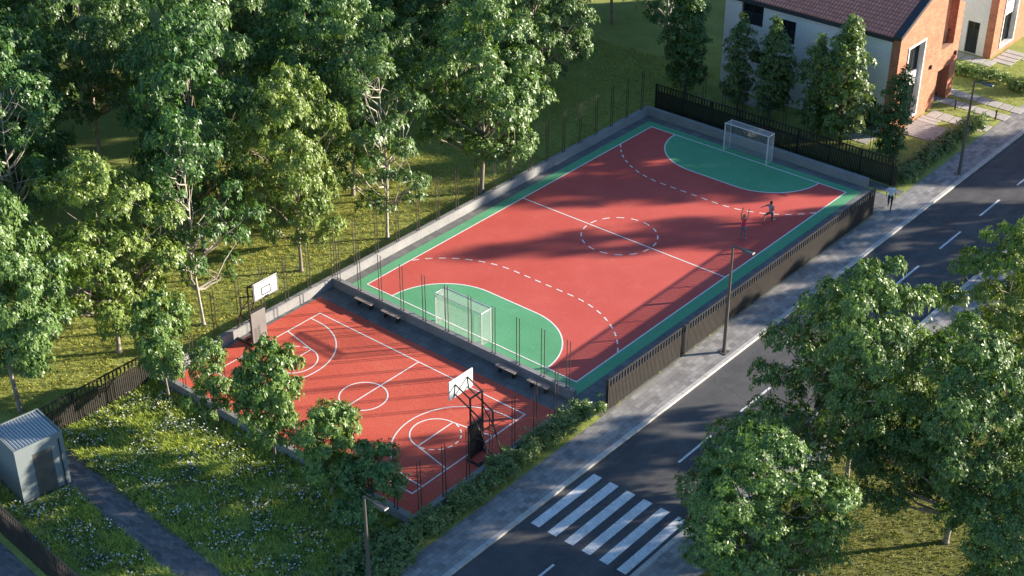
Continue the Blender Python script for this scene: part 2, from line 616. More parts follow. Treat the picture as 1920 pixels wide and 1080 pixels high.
# basketball court
b = MB(); b.sheet(rect(-8.5, 8.79, -27.04, -16.3), 0.009); struct('basketball_surface', b, M['court_red_bb'])
b = MB()
BX, BY0, BY1 = 7.3, -25.52, -17.47
BC = -21.5
wd = 0.07
z = 0.013
for y in (BY0, BY1):
    line(b, (-BX, y), (BX, y), z, wd)
for x in (-BX + wd / 2, BX - wd / 2):
    line(b, (x, BY0 + wd / 2), (x, BY1 - wd / 2), z, wd)
line(b, (0.1, BY0 + wd / 2), (0.1, BY1 - wd / 2), z, wd)
polyline(b, arc_pts(0.1, BC, 1.22, 0, 2 * PI, 60), 0.0145, wd)
for s in (-1, 1):
    xb, xf = s * (BX - wd), s * 5.0
    for t in (-1, 1):
        line(b, (xb, BC + t * 1.66), (xf, BC + t * 1.25), z, wd)
    line(b, (xf, BC - 1.25), (xf, BC + 1.25), z, wd)
    polyline(b, [(xf - s * 1.25 * math.cos(a), BC + 1.25 * math.sin(a)) for a in np.linspace(-PI / 2, PI / 2, 30)], 0.0145, wd)
    polyline(b, [(xf + s * 1.25 * math.cos(a), BC + 1.25 * math.sin(a)) for a in np.linspace(-PI / 2 + .1, PI / 2 - .1, 30)], 0.0145, wd,
             dash=(0.27, 0.2))
    p = [(xb, BC - 3.35)] + [(s * 6.65 - s * 3.35 * math.cos(a), BC + 3.35 * math.sin(a)) for a in np.linspace(-PI / 2, PI / 2, 50)] + [(xb, BC + 3.35)]
    polyline(b, p, 0.0145, wd)
struct('basketball_lines', b, M['line_white'])

# paved paths
ta = R(-6.5)


def rotp(x, y, cx, cy, a):
    return (cx + x * math.cos(a) - y * math.sin(a), cy + x * math.sin(a) + y * math.cos(a))


b = MB()
b.sheet([(-7.6, -33.5), (-7.6, -35.1), (5.9, -36.3), (10.2, -36.8), (10.2, -35.2), (5.0, -34.63)], 0.004)
struct('path', b, M['pave_dark'])
b = MB(); b.sheet([(-20, -38.25), (-20, -50), (9, -52), (9, -40.7)], 0.004); struct('path', b, M['pave_dark'])

# ------------------------------------------------------------------ low walls
WH = 0.57


def wall(label, x0, x1, y0, y1, h=WH):
    b = MB()
    b.box(x0, x1, y0, y1, -0.05, h - 0.06)
    o = b.build('low_wall', M['concrete'])
    tag(o, label, 'wall', 'low concrete walls round the courts')
    c = MB()
    c.box(x0 - 0.003, x1 + 0.003, y0 - 0.003, y1 + 0.003, h - 0.06, h)
    k = c.build('coping', M['concrete'], o, bevel=0.012)
    return o


wall('long low concrete wall on the lawn side of both courts', -9.06, -8.76, -27.35, 15.33)
wall('low concrete wall between the two courts, with benches along its foot', -8.752, 8.35, -15.06, -14.77)
wall('low concrete wall behind the far goal', -8.752, 8.1, 15.03, 15.33)
wall('low concrete wall between the flower meadow and the basketball court', -8.752, 9.1, -27.35, -27.05)
wall('low concrete wall between the basketball court and the hedge', 8.8, 9.1, -27.042, -16.2)


# ------------------------------------------------------------------ fences
def wire_fence(label, p, q, z0, h, pitch=1.62, first=0.1, gap=0.2, wires=True):
    p, q = Vector((*p, 0)), Vector((*q, 0))
    L = (q - p).length
    d = (q - p).normalized()
    t = thing('mesh_fence', label, 'fence', (p.x, p.y, z0), math.atan2(d.y, d.x), 'thin wire fences on the low walls')
    x = first
    first_post = None
    xs = []
    while x < L - 0.05:
        for k in (0, gap):
            if x + k < L:
                xs.append(x + k)
        x += pitch
    for xx in xs:
        if first_post is None:
            b = MB()
            b.box(-0.016, 0.016, -0.016, 0.016, 0.008, h)
            b.box(-0.05, 0.05, -0.05, 0.05, 0.001, 0.008)
            first_post = b.build('post', M['post'], t)
            first_post.location = (xx, 0, 0)
        else:
            c = first_post.copy()
            C.objects.link(c)
            c.parent = t
            c.location = (xx, 0, 0)
    if wires:
        b = MB()
        r = 0.002
        n = int(h / 0.13)
        for i in range(n + 1):
            zz = 0.05 + i * (h - 0.1) / n
            b.add([(0, -r, zz - r), (0, r, zz - r), (0, 0, zz + r), (L, -r, zz - r), (L, r, zz - r), (L, 0, zz + r)],
                  [(0, 1, 4, 3), (1, 2, 5, 4), (2, 0, 3, 5)])
        b.build('wire_mesh', M['wire'], t)
    return t


wire_fence('wire fence with paired posts along the wall on the lawn side of the red pitch', (-8.91, -14.9), (-8.91, 15.9), WH, 2.85, 1.72, 0.02)
wire_fence('wire fence with paired posts along the lawn side of the basketball court', (-8.91, -27.2), (-8.91, -15.1), WH, 2.85, 1.66, 0.5)
wire_fence('wire fence with paired posts on the wall between the two courts', (-8.5, -14.96), (8.33, -14.96), WH, 2.8, 1.625, 0.1)
wire_fence('wire fence with paired posts behind the young trees of the flower meadow', (-8.6, -27.2), (8.7, -27.2), WH, 2.8, 1.62, 0.2)
wire_fence('wire fence with paired posts between hedge and basketball court', (8.95, -27.1), (8.95, -16.2), WH, 2.8, 1.6, 0.25)
wire_fence('wire fence with paired posts in front of the white house, behind the dark slats', (-8.6, 18.6), (8.6, 18.6), 0.0, 2.6, 1.62, 0.3)


def slat_fence(label, p, q, h, mat, group, post_at=(), pitch=0.117, flip=1):
    p, q = Vector((*p, 0)), Vector((*q, 0))
    L = (q - p).length
    d = (q - p).normalized()
    t = thing('slat_fence', label, 'fence', (p.x, p.y, 0), math.atan2(d.y, d.x), group)
    b = MB()
    n = int(L / pitch)
    for i in range(n):
        x = (i + 0.5) * L / n
        full = i % 2 == 0
        b.box(x - 0.035, x + 0.035, -0.03, 0.03, 0.05, h - 0.05 if full else h * 0.75)
    b.build('slats', mat, t)
    b = MB()
    b.box(0, L, -0.04, 0.04, h - 0.05, h)
    b.build('top_rail', mat, t)
    for zz in (0.22, h * 0.68):
        b = MB()
        b.box(0, L, 0.0305, 0.06, zz, zz + 0.05)
        b.build('back_rail', mat, t)
    for x in post_at:
        b = MB()
        y0 = 0.0605
        b.box(x - 0.035, x + 0.035, y0, y0 + 0.07, 0.0, h - 0.055)
        b.build('post', mat, t)
    return t


pa = lambda L: [L * i / max(1, round(L / 2.4)) * 0.985 + 0.05 for i in range(max(1, round(L / 2.4)) + 1)]
slat_fence('short brown slatted fence beside the sidewalk, nearer the hedge and zebra crossing', (10.14, -14.6), (10.14, -8.02), 1.82, M['fence_metal'], 'slatted fences', pa(6.5))
slat_fence('long brown slatted fence beside the sidewalk, running behind the middle street lamp', (10.14, -7.72), (10.14, 12.1), 1.82, M['fence_metal'], 'slatted fences', pa(19.7))
GF = [o for o in C.objects if o.name.startswith('slat_fence')][-1]
b = MB(); b.box(-0.28, -0.02, -0.03, 0.06, 0.02, 1.8); b.build('gate_post', M['fence_black'], GF)
slat_fence('black slatted fence between the far goal and the white house', (-9.05, 16.2), (9.5, 16.2), 1.9, M['fence_black'], 'slatted fences', pa(18.4))
slat_fence('brown slatted fence running from the court corner to the grey shed', (-9.0, -41), (-9.0, -27.4), 1.8, M['fence_metal'], 'slatted fences', pa(13.5), flip=1)
slat_fence('brown slatted fence across the bottom left corner, beyond the shed', (-9.2, -38.85), (8, -40.3), 1.85, M['fence_metal'], 'slatted fences', pa(17), flip=1)


# ------------------------------------------------------------------ benches
def bench(x0, x1, label):
    t = thing('bench', label, 'bench', ((x0 + x1) / 2, -15.42, 0), 0, 'benches along the dividing wall')
    L = (x1 - x0) / 2
    b = MB()
    for k in range(3):
        y = -0.2 + k * 0.135
        b.box(-L, L, y, y + 0.12, 0.40, 0.44)
    b.build('seat', M['bench'], t, bevel=0.006)
    for s in (-1, 1):
        b = MB()
        x = s * (L - 0.2)
        b.box(x - 0.03, x + 0.03, -0.16, 0.16, 0.36, 0.398)
        b.box(x - 0.03, x + 0.03, -0.10, -0.04, 0.0, 0.36)
        b.box(x - 0.03, x + 0.03, 0.05, 0.11, 0.0, 0.36)
        b.build('leg', M['fence_black'], t)


bench(-6.5, -5.2, 'wooden wall bench nearest the lawn, by the far end of the dividing wall')
bench(-4.46, -3.16, 'wooden wall bench second from the lawn, left of the white goal')
bench(3.71, 5.01, 'wooden wall bench right of the near white goal')
bench(5.8, 7.1, 'wooden wall bench nearest the hedge and sidewalk, last along the wall')


# ------------------------------------------------------------------ football goals
def goal(y, s, label):
    """s = direction in which the net goes back"""
    t = thing('goal', label, 'goal', (0.0, y, 0), 0, 'white football goals')
    hw, hh, dp = 1.63, 2.05, 0.95
    dt = 0.72
    r = 0.04
    for x in (-hw, hw):
        b = MB(); b.tube([(x, 0, 0.002), (x, 0, hh - r)], r, 8); b.build('goal_post', M['goal_white'], t)
        b = MB(); b.tube([(x, s * dt, 0.002), (x, s * dt, hh - 0.03)], 0.022, 6); b.build('rear_post', M['goal_white'], t)
        b = MB(); b.tube([(x, s * r, hh - r), (x, s * dt, hh - r)], 0.02, 6); b.build('top_bar', M['goal_white'], t)
    b = MB(); b.tube([(-hw - r, 0, hh), (hw + r, 0, hh)], r, 8); b.build('crossbar', M['goal_white'], t)
    b = MB(); b.tube([(-hw, s * dt, hh - 0.02), (hw, s * dt, hh - 0.02)], 0.022, 6); b.build('rear_bar', M['goal_white'], t)
    b = MB()
    q = 0.006
    cell = 0.085

    def cord(a, c):
        b.bar(a, c, q, q)
    nz, nx, ny = int(hh / cell), int(2 * hw / cell), int(dt / cell)
    for i in range(1, nz):
        zz = hh * i / nz
        cord((-hw, s * dt, zz), (hw, s * dt, zz))
        for x in (-hw, hw):
            cord((x, 0, zz), (x, s * dt, zz))
    for i in range(1, nx):
        x = -hw + 2 * hw * i / nx
        cord((x, s * dt, 0.02), (x, s * dt, hh))
        cord((x, 0, hh), (x, s * dt, hh))
    for i in range(1, ny):
        yy = s * dt * i / ny
        cord((-hw, yy, hh), (hw, yy, hh))
        for x in (-hw, hw):
            cord((x, yy, 0.02), (x, yy, hh))
    b.build('net', M['net'], t)


goal(-13.55, -1, 'white football goal with net beside the dividing wall')
goal(13.6, 1, 'white football goal with net by the black slatted fence')


# ------------------------------------------------------------------ basketball stands
def hoop(s, label, cover):
    """stand whose board faces the court middle; local +x points off court"""
    t = thing('basketball_stand', label, 'basketball stand', (s * 6.72, BC, 0), 0 if s > 0 else PI, 'basketball stands')
    st = M['steel_black']
    b = MB(); b.box(-0.03, 0.03, -0.82, 0.82, 3.2, 4.22)
    bd = b.build('backboard', M['board'], t, bevel=0.008)
    b = MB()
    def ring(y, za, zb, t_):
        for y0, y1, z0, z1 in ((-y, y, za, za + t_), (-y, y, zb - t_, zb), (-y, -y + t_, za + t_, zb - t_), (y - t_, y, za + t_, zb - t_)):
            b.box(-0.0345, -0.0305, y0, y1, z0, z1)
    ring(0.32, 3.36, 3.84, 0.06)
    ring(0.80, 3.22, 4.20, 0.04)
    b.build('target_square', M['black'], bd)
    b = MB(); b.box(-0.16, -0.031, -0.09, 0.09, 3.21, 3.30); b.build('rim_bracket', M['black'], t)
    ys = 0.42
    for y in (-ys, ys):
        # uprights with a dog-leg brace, then the rear struts
        b = MB(); b.bar((0.95, y, 0.1), (0.95, y, 3.55), 0.07); b.build('upright', st, t)
        b = MB(); b.bar((0.04, y, 3.92), (0.95, y, 3.52), 0.055); b.build('upper_arm', st, t)
        b = MB(); b.bar((0.04, y, 3.36), (1.6, y, 2.66), 0.055); b.bar((1.6, y, 2.69), (1.6, y, 1.95), 0.055); b.bar((0.95, y, 2.75), (1.6, y, 1.92), 0.045)
        b.build('lower_arm', st, t)
        b = MB(); b.bar((1.6, y, 1.98), (2.25, y, 0.12), 0.055); b.bar((0.97, y, 1.45), (1.75, y, 1.5), 0.035); b.build('rear_strut', st, t)
        b = MB(); b.bar((0.045, y, 3.9), (0.045, y * 0.45 + (0.2 if y > 0 else -0.2) * 1.6, 3.28), 0.03); b.build('board_brace', st, t)
    for x, zq, wq in ((0.95, 3.53, 0.07), (1.6, 1.95, 0.05), (0.95, 2.0, 0.05)):
        b = MB(); b.bar((x, -ys, zq), (x, ys, zq), wq); b.build('cross_bar', st, t)
    b = MB()
    for y in (-0.55, 0.55):
        b.bar((0.75, y, 0.06), (2.35, y, 0.06), 0.09)
    for x in (0.8, 1.5, 2.3):
        b.bar((x, -0.5, 0.06), (x, 0.5, 0.06), 0.088)
    b.build('base_frame', st, t)
    b = MB()
    b.box(0.80, 0.90, -0.5, 0.5, 0.14, 1.95)
    pd = b.build('front_pad', M['pad_grey'] if cover else M['black'], t, bevel=0.02)
    b = MB()
    for k in range(11):
        b.box(0.905, 0.935, -0.48, -0.06, 0.25 + k * 0.15, 0.31 + k * 0.15)
        b.box(0.905, 0.935, 0.06, 0.48, 0.25 + k * 0.15, 0.31 + k * 0.15)
    b.build('weight_plates', st, t)


hoop(1, 'black basketball stand seen from behind, next to the hedge', False)
hoop(-1, 'basketball stand with grey pad and marked white board, next to the lawn', True)


# ------------------------------------------------------------------ street lamps
def street_lamp():
    t = thing('street_lamp', '', 'street lamp', (0, 0, 0), 0, 'street lamps along the sidewalk')
    b = MB(); b.tube([(0, 0, 0.03), (0, 0, 1.5), (0, 0, 6.35)], [0.105, 0.095, 0.055], 12)
    b.build('pole', M['lamp_metal'], t, smooth=False)
    b = MB(); b.box(-0.25, 0.25, -0.25, 0.25, 0.007, 0.035)
    for sx in (-1, 1):
        for sy in (-1, 1):
            b.tube([(sx * .19, sy * .19, .035), (sx * .19, sy * .19, .09)], .02, 6)
    b.build('base_plate', M['lamp_metal'], t)
    b = MB(); b.tube([(-0.02, 0, 6.32), (0.35, 0, 6.38), (0.62, 0, 6.38)], [0.045, 0.04, 0.04], 8); b.build('arm', M['lamp_dark'], t)
    b = MB()
    b.add([(0.55, -.09, 6.34), (0.75, -.16, 6.33), (1.18, -.16, 6.33), (1.22, -.13, 6.34), (1.22, .13, 6.34), (1.18, .16, 6.33), (0.75, .16, 6.33), (0.55, .09, 6.34),
           (0.55, -.07, 6.42), (0.78, -.12, 6.45), (1.14, -.12, 6.43), (1.19, -.1, 6.41), (1.19, .1, 6.41), (1.14, .12, 6.43), (0.78, .12, 6.45), (0.55, .07, 6.42)],
          [tuple(range(8)), tuple(range(15, 7, -1))] + [(i, 8 + i, 8 + (i + 1) % 8, (i + 1) % 8) for i in range(8)])
    hd = b.build('lamp_head', M['lamp_dark'], t)
    b = MB(); b.box(0.8, 1.15, -0.11, 0.11, 6.30, 6.328); b.box(1.221, 1.228, -.11, .11, 6.345, 6.40); b.build('lens', M['lens'], hd)
    return t


lp = street_lamp()
for i, (y, lab) in enumerate(((-6.48, 'tall grey street lamp beside the brown slatted fence, middle of the picture'),
                              (20.69, 'tall grey street lamp by the garden hedge, near the brick house'),
                              (-31.2, 'grey street lamp at the bottom edge, in front of the shaded young tree'))):
    o = lp if i == 0 else copy_tree(lp)
    o.location = ((11.64, y, 0) if i < 2 else (11.56, -32.47, 0))
    o['label'] = lab

# ------------------------------------------------------------------ grey shed
t = thing('shed', 'small grey metal shed with ribbed roof and dark door, beside the path', 'shed', (-6.57, -36.1, 0), R(-7.5))
SH = 2.98
hx = hy = 1.165
b = MB(); b.box(-hx, hx - 0.03, -hy, hy, 0.06, SH - 0.12); wl = b.build('wall_panels', M['shed'], t)
b = MB()
b.box(hx - 0.03, hx, -hy, -0.40, 0.06, SH - 0.12); b.box(hx - 0.03, hx, 0.56, hy, 0.06, SH - 0.12); b.box(hx - 0.03, hx, -0.40, 0.56, 2.42, SH - 0.12)
b.build('front_panel', M['shed'], t)
b = MB(); b.box(hx - 0.028, hx - 0.008, -0.395, 0.555, 0.07, 2.415); d = b.build('door', M['shed_door'], t)
b = MB(); b.box(hx - 0.007, hx + 0.03, 0.42, 0.45, 1.0, 1.2); b.build('handle', M['lamp_metal'], d)
b = MB(); b.tube([(hx + 0.035, 0.93, 0.07), (hx + 0.035, 0.93, SH - 0.3)], 0.03, 8); b.build('drainpipe', M['lamp_dark'], t)
b = MB(); b.box(-hx - 0.01, hx + 0.01, -hy - 0.01, hy + 0.01, 0.0, 0.058); b.build('plinth', M['lamp_dark'], t)
b = MB()
for x0, x1, y0, y1 in ((-hx - .02, hx + .02, -hy - .02, -hy + .05), (-hx - .02, hx + .02, hy - .05, hy + .02),
                       (-hx - .02, -hx + .05, -hy + .05, hy - .05), (hx - .05, hx + .02, -hy + .05, hy - .05)):
    b.box(x0, x1, y0, y1, SH - 0.119, SH)
b.build('roof_edge', M['shed'], t)
b = MB()
n = 15
yy = np.linspace(-hy + 0.055, hy - 0.055, n * 4 + 1)
prof = [(SH - 0.03 if (i % 4) in (1, 2) else SH - 0.075) for i in range(n * 4 + 1)]
vs = [(-hx + 0.055, a, c) for a, c in zip(yy, prof)] + [(hx - 0.055, a, c) for a, c in zip(yy, prof)]
k = len(yy)
b.add(vs, [(i, k + i, k + i + 1, i + 1) for i in range(k - 1)])
b.build('roof_sheet', M['shed_roof'], t)


# ------------------------------------------------------------------ houses
def cells(u0, u1, z0, z1, holes):
    us = sorted({u0, u1, *[h[0] for h in holes], *[h[1] for h in holes]})
    zs = sorted({z0, z1, *[h[2] for h in holes], *[h[3] for h in holes]})
    us = [u for u in us if u0 <= u <= u1]
    zs = [q for q in zs if z0 <= q <= z1]
    for i in range(len(us) - 1):
        run = None
        for j in range(len(zs) - 1):
            cu, cz = (us[i] + us[i + 1]) / 2, (zs[j] + zs[j + 1]) / 2
            hole = any(h[0] < cu < h[1] and h[2] < cz < h[3] for h in holes)
            if hole:
                if run: yield (us[i], us[i + 1], run[0], run[1]); run = None
            else:
                run = (run[0], zs[j + 1]) if run else (zs[j], zs[j + 1])
        if run:
            yield (us[i], us[i + 1], run[0], run[1])


def curtain_mesh(x0, x1, y, z0, z1, axis='x'):
    b = MB()
    n = max(8, int((x1 - x0) / 0.05))
    pts = [(x0 + (x1 - x0) * i / n, 0.025 * math.sin(i * 1.9)) for i in range(n + 1)]
    if axis == 'x':
        vs = [(u, y + v, z0) for u, v in pts] + [(u, y + v, z1) for u, v in pts]
    else:
        vs = [(y + v, u, z0) for u, v in pts] + [(y + v, u, z1) for u, v in pts]
    k = n + 1
    b.add(vs, [(i, i + 1, k + i + 1, k + i) for i in range(n)])
    return b


def window_x(t, x0, x1, z0, z1, y, depth=0.22, mull=1, light=False, door=False):
    """a window in the wall that faces -y at y; the frame sits back in the opening"""
    b = MB()
    f = 0.06
    ya, yb = y + depth - 0.07, y + depth
    b.box(x0, x1, ya, yb, z0, z0 + f); b.box(x0, x1, ya, yb, z1 - f, z1)
    b.box(x0, x0 + f, ya, yb, z0 + f, z1 - f); b.box(x1 - f, x1, ya, yb, z0 + f, z1 - f)
    for k in range(mull):
        xm = x0 + (x1 - x0) * (k + 1) / (mull + 1)
        b.box(xm - 0.03, xm + 0.03, ya, yb, z0 + f, z1 - f)
    fr = b.build('window', M['win_frame'], t)
    b = MB(); b.box(x0 + f, x1 - f, yb - 0.035, yb - 0.025, z0 + f, z1 - f); b.build('pane', M['glass'], fr)
    zt = z0 + (z1 - z0) * (0.62 if not door else 0.78)
    curtain_mesh(x0 + f, x1 - f, yb + 0.10, z0 + 0.05, zt).build('curtain', M['curtain'], fr)
    b = MB(); b.box(x0, x1, yb + 0.02, yb + 0.05, zt - 0.05, z1 - f); b.build('blind', M['blind'], fr)


def house(label):
    t = thing('house', label, 'house', (0, 0, 0), 0, 'white and brick houses')
    x0, xw, xg = -7.9, 5.0, 5.6
    ya, yb = 22.6, 31.7
    ez, ry, rz = 6.9, 27.15, 9.0
    sl = (rz - ez) / (ry - ya)
    holes = [(-6.55, -4.8, 5.1, 6.6), (-3.6, -2.2, 4.5, 6.15), (3.45, 4.4, 0.02, 2.5), (-3.4, -2.2, 0.02, 2.2), (-5.5, -4.2, 2.4, 3.35)]
    b = MB()
    for u0, u1, z0, z1 in cells(x0, xw, 0, ez, holes):
        b.box(u0, u1, ya, ya + 0.3, z0, z1)
    b.build('front_wall', M['plaster'], t)
    b = MB()
    b.box(x0, xw, yb - 0.3, yb, 0, ez)
    b.box(x0, x0 + 0.3, ya + 0.3, yb - 0.3, 0, ez)
    b.add([(x0, ya, ez), (x0, yb, ez), (x0, ry, rz), (x0 + .3, ya, ez), (x0 + .3, yb, ez), (x0 + .3, ry, rz)],
          [(0, 2, 1), (3, 4, 5), (1, 2, 5, 4), (0, 3, 5, 2)])
    b.box(x0 + .3, 3.0, ya + 0.9, yb - 0.3, 0, ez - 0.1)
    b.build('rear_wall', M['plaster'], t)
    b = MB(); b.box(3.0, 3.1, 28.0, yb - 0.3, 0, ez); b.box(3.1, xw, 28.3, 28.5, 0, ez); b.box(3.1, xw, 28.5, yb - .3, 3.2, 3.4); b.build('porch_wall', M['pink_wall'], t)
    # brick gable: thick frame with a tall window, a porch and a balcony slot
    gh = [(23.8, 26.3, 0.4, 5.95), (28.95, 30.8, 0.0, 2.65), (28.95, 30.8, 4.2, 99)]
    b = MB()
    y0, y1 = ya - 0.05, yb + 0.05
    top = lambda y: ez + sl * (min(y, 2 * ry - y) - ya)
    ys = sorted({y0, y1, 23.8, 26.3, ry, 28.95, 30.8})
    for i in range(len(ys) - 1):
        c = (ys[i] + ys[i + 1]) / 2
        segs, zc = [], 0.0
        for h in sorted([h for h in gh if h[0] < c < h[1]], key=lambda h: h[2]):
            if h[2] > zc: segs.append((zc, h[2]))
            zc = h[3]
        if zc < 50: segs.append((zc, None))
        for z0, z1 in segs:
            za, zb = (z1, z1) if z1 is not None else (top(ys[i]), top(ys[i + 1]))
            b.add([(xw, ys[i], z0), (xg, ys[i], z0), (xg, ys[i + 1], z0), (xw, ys[i + 1], z0),
                   (xw, ys[i], za), (xg, ys[i], za), (xg, ys[i + 1], zb), (xw, ys[i + 1], zb)],
                  [(0, 3, 2, 1), (4, 5, 6, 7), (0, 1, 5, 4), (1, 2, 6, 5), (2, 3, 7, 6), (3, 0, 4, 7)])
    b.build('brick_gable', M['brick'], t)
    # roof
    b = MB()
    o = 0.12
    b.add([(x0 - .1, ya - o, ez - o * sl + .06), (xg - .5, ya - o, ez - o * sl + .06), (xg - .5, ry, rz + .06), (x0 - .1, ry, rz + .06),
           (x0 - .1, ya - o, ez - o * sl + .2), (xg - .5, ya - o, ez - o * sl + .2), (xg - .5, ry, rz + .2), (x0 - .1, ry, rz + .2)],
          [(0, 3, 2, 1), (4, 5, 6, 7), (0, 1, 5, 4), (1, 2, 6, 5), (3, 0, 4, 7)])
    b.add([(x0 - .1, ry, rz + .06), (xg - .5, ry, rz + .06), (xg - .5, yb + o, ez - o * sl + .06), (x0 - .1, yb + o, ez - o * sl + .06),
           (x0 - .1, ry, rz + .2), (xg - .5, ry, rz + .2), (xg - .5, yb + o, ez - o * sl + .2), (x0 - .1, yb + o, ez - o * sl + .2)],
          [(0, 3, 2, 1), (4, 5, 6, 7), (1, 2, 6, 5), (2, 3, 7, 6), (3, 0, 4, 7)])
    b.build('roof', M['tile'], t)
    b = MB()
    for s in (0, 1):
        yA, yB = (ya - .16, ry) if s == 0 else (yb + .16, ry)
        zA = ez - .16 * sl
        p = [(xg - .497, yA, zA + .02), (xg + .05, yA, zA + .02), (xg + .05, yB, rz + .02), (xg - .497, yB, rz + .02),
             (xg - .497, yA, zA + .30), (xg + .05, yA, zA + .30), (xg + .05, yB, rz + .30), (xg - .497, yB, rz + .30)]
        if s == 1:   # the slot is open to the sky, so the rake trim stops above it
            p = [(a, ry + (c - ry) * 0.38, q) for a, c, q in p]
            zs_ = rz - sl * (yb + .16 - ry) * 0.38
            p = [(a, c, (zs_ + .02 if i in (0, 1) else zs_ + .30 if i in (4, 5) else q)) for i, (a, c, q) in enumerate(p)]
        b.add(p, [(0, 3, 2, 1), (4, 5, 6, 7), (0, 1, 5, 4), (1, 2, 6, 5), (2, 3, 7, 6), (3, 0, 4, 7)])
    b.build('rake_trim', M['dark_trim'], t)
    b = MB(); b.box(x0 - .1, xg - .5, ya - .26, ya - .125, ez - .2, ez + .07); b.build('gutter', M['dark_trim'], t)
    for x_0, x_1, z_0, z_1 in holes:
        window_x(t, x_0, x_1, z_0, z_1, ya, mull=1, door=z_0 < 1)
    # the tall white window on the gable
    b = MB()
    f = 0.13
    for a, c, q, r_ in ((23.8, 26.3, 5.95 - f, 5.95), (23.8, 26.3, 0.4, 0.4 + f), (23.8, 23.8 + f, 0.4 + f, 5.95 - f), (26.3 - f, 26.3, 0.4 + f, 5.95 - f)):
        b.box(xg - 0.45, xg + 0.06, a, c, q, r_)
    b.box(xg - 0.42, xg - 0.2, 23.8 + f, 26.3 - f, 2.75, 3.75)
    fr = b.build('tall_window', M['white_frame'], t)
    b = MB()
    for q, r_ in ((0.4 + f, 2.75), (3.75, 5.95 - f)):
        b.box(xg - .40, xg - .34, 23.93, 26.17, q, q + .06); b.box(xg - .40, xg - .34, 23.93, 26.17, r_ - .06, r_)
        for a in (23.93, 24.6, 25.3, 26.10):
            b.box(xg - .40, xg - .34, a, a + .06, q + .06, r_ - .06)
    b.build('window_frame', M['win_frame'], fr)
    b = MB()
    for q, r_ in ((0.4 + f, 2.75), (3.75, 5.95 - f)):
        b.box(xg - .375, xg - .365, 23.93, 26.17, q + .06, r_ - .06)
    b.build('pane', M['glass'], fr)
    b = curtain_mesh(23.93, 26.17, xg - .5, 3.8, 5.0, 'y'); b.build('curtain', M['curtain'], fr)
    b = MB(); b.box(xg - .47, xg - .45, 23.93, 26.17, 5.0, 5.82); b.build('blind', M['slab'], fr)
    # balcony rail in the slot
    b = MB()
    for k in range(9):
        yy_ = 29.02 + k * 0.21
        b.box(xg - .40, xg - .37, yy_ - .01, yy_ + .01, 4.202, 5.1)
    b.box(xg - .41, xg - .36, 28.96, 30.79, 5.1, 5.14)
    b.build('balcony_rail', M['win_frame'], t)
    for a, q in ((27.55, 3.45), (31.3, 3.35)):
        b = MB(); b.box(xg + .001, xg + .13, a - .08, a + .08, q - .14, q + .14); b.build('wall_light', M['black'], t)
    return t


house('white house with orange brick gable and red tiled roof behind the black fence')
h2 = copy_tree([o for o in C.objects if o.name == 'house'][0])
h2.location = (-0.75, 17.15, 0)
h2['label'] = 'white and brick house cut off by the top right corner, behind the garden hedge'

# garden slabs, deck, bollards
b = MB()


def slab(x0, x1, y0, y1):
    b.box(x0, x1, y0, y1, 0.0, 0.03)


for k in range(7):
    slab(4.7 + k * .83, 5.45 + k * .83, 29.9 + .1, 31.0)
for k in range(8):
    slab(4.2 + k * .83, 4.95 + k * .83, 31.7, 32.75)
for k in range(5):
    slab(5.9 + k * .83, 6.65 + k * .83, 27.3, 28.5)
slab(9.4, 10.2, 27.6, 28.6)
for k in range(2):
    slab(5.7, 7.1, 26.3 + k * .5, 26.75 + k * .5)
for k in range(4):
    slab(1.9 + k * .8, 2.62 + k * .8, 20.6, 21.9)
for k in range(5):
    slab(-6.5 + k * .85, -5.72 + k * .85, 20.9, 22.2)
for k in range(5):
    slab(1.6 + k * .8, 2.32 + k * .8, 38.2, 39.4)
for k in range(4):
    slab(5.1, 6.6, 39.4 + k * .75, 40.05 + k * .75)
for k in range(3):
    slab(6.7, 9.9, 41.0 + k * .95, 41.85 + k * .95)
struct('garden_path', b, M['slab'], bevel=0.01)
b = MB()
for k in range(18):
    b.box(5.75, 8.5, 23.7 + k * .14, 23.82 + k * .14, 0.0, 0.05)
tag(b.build('deck', M['deck']), 'low plank deck of grey-brown boards beside the brick gable', 'deck')
for i, (x, y, lab) in enumerate(((7.0, 29.55, 'short black garden bollard light nearer the brick pillar'), (9.9, 29.75, 'short black garden bollard light beside the sidewalk'))):
    b = MB(); b.tube([(0, 0, 0), (0, 0, .62)], .055, 10)
    o = b.build('bollard_light', M['black'])
    o.location = (x, y, 0)
    tag(o, lab, 'bollard light', 'garden bollard lights')
    b = MB(); b.tube([(0, 0, .62), (0, 0, .68)], .07, 10); b.tube([(0, 0, .68), (0, 0, .76)], .062, 10); b.build('lamp_cap', M['lamp_dark'], o)


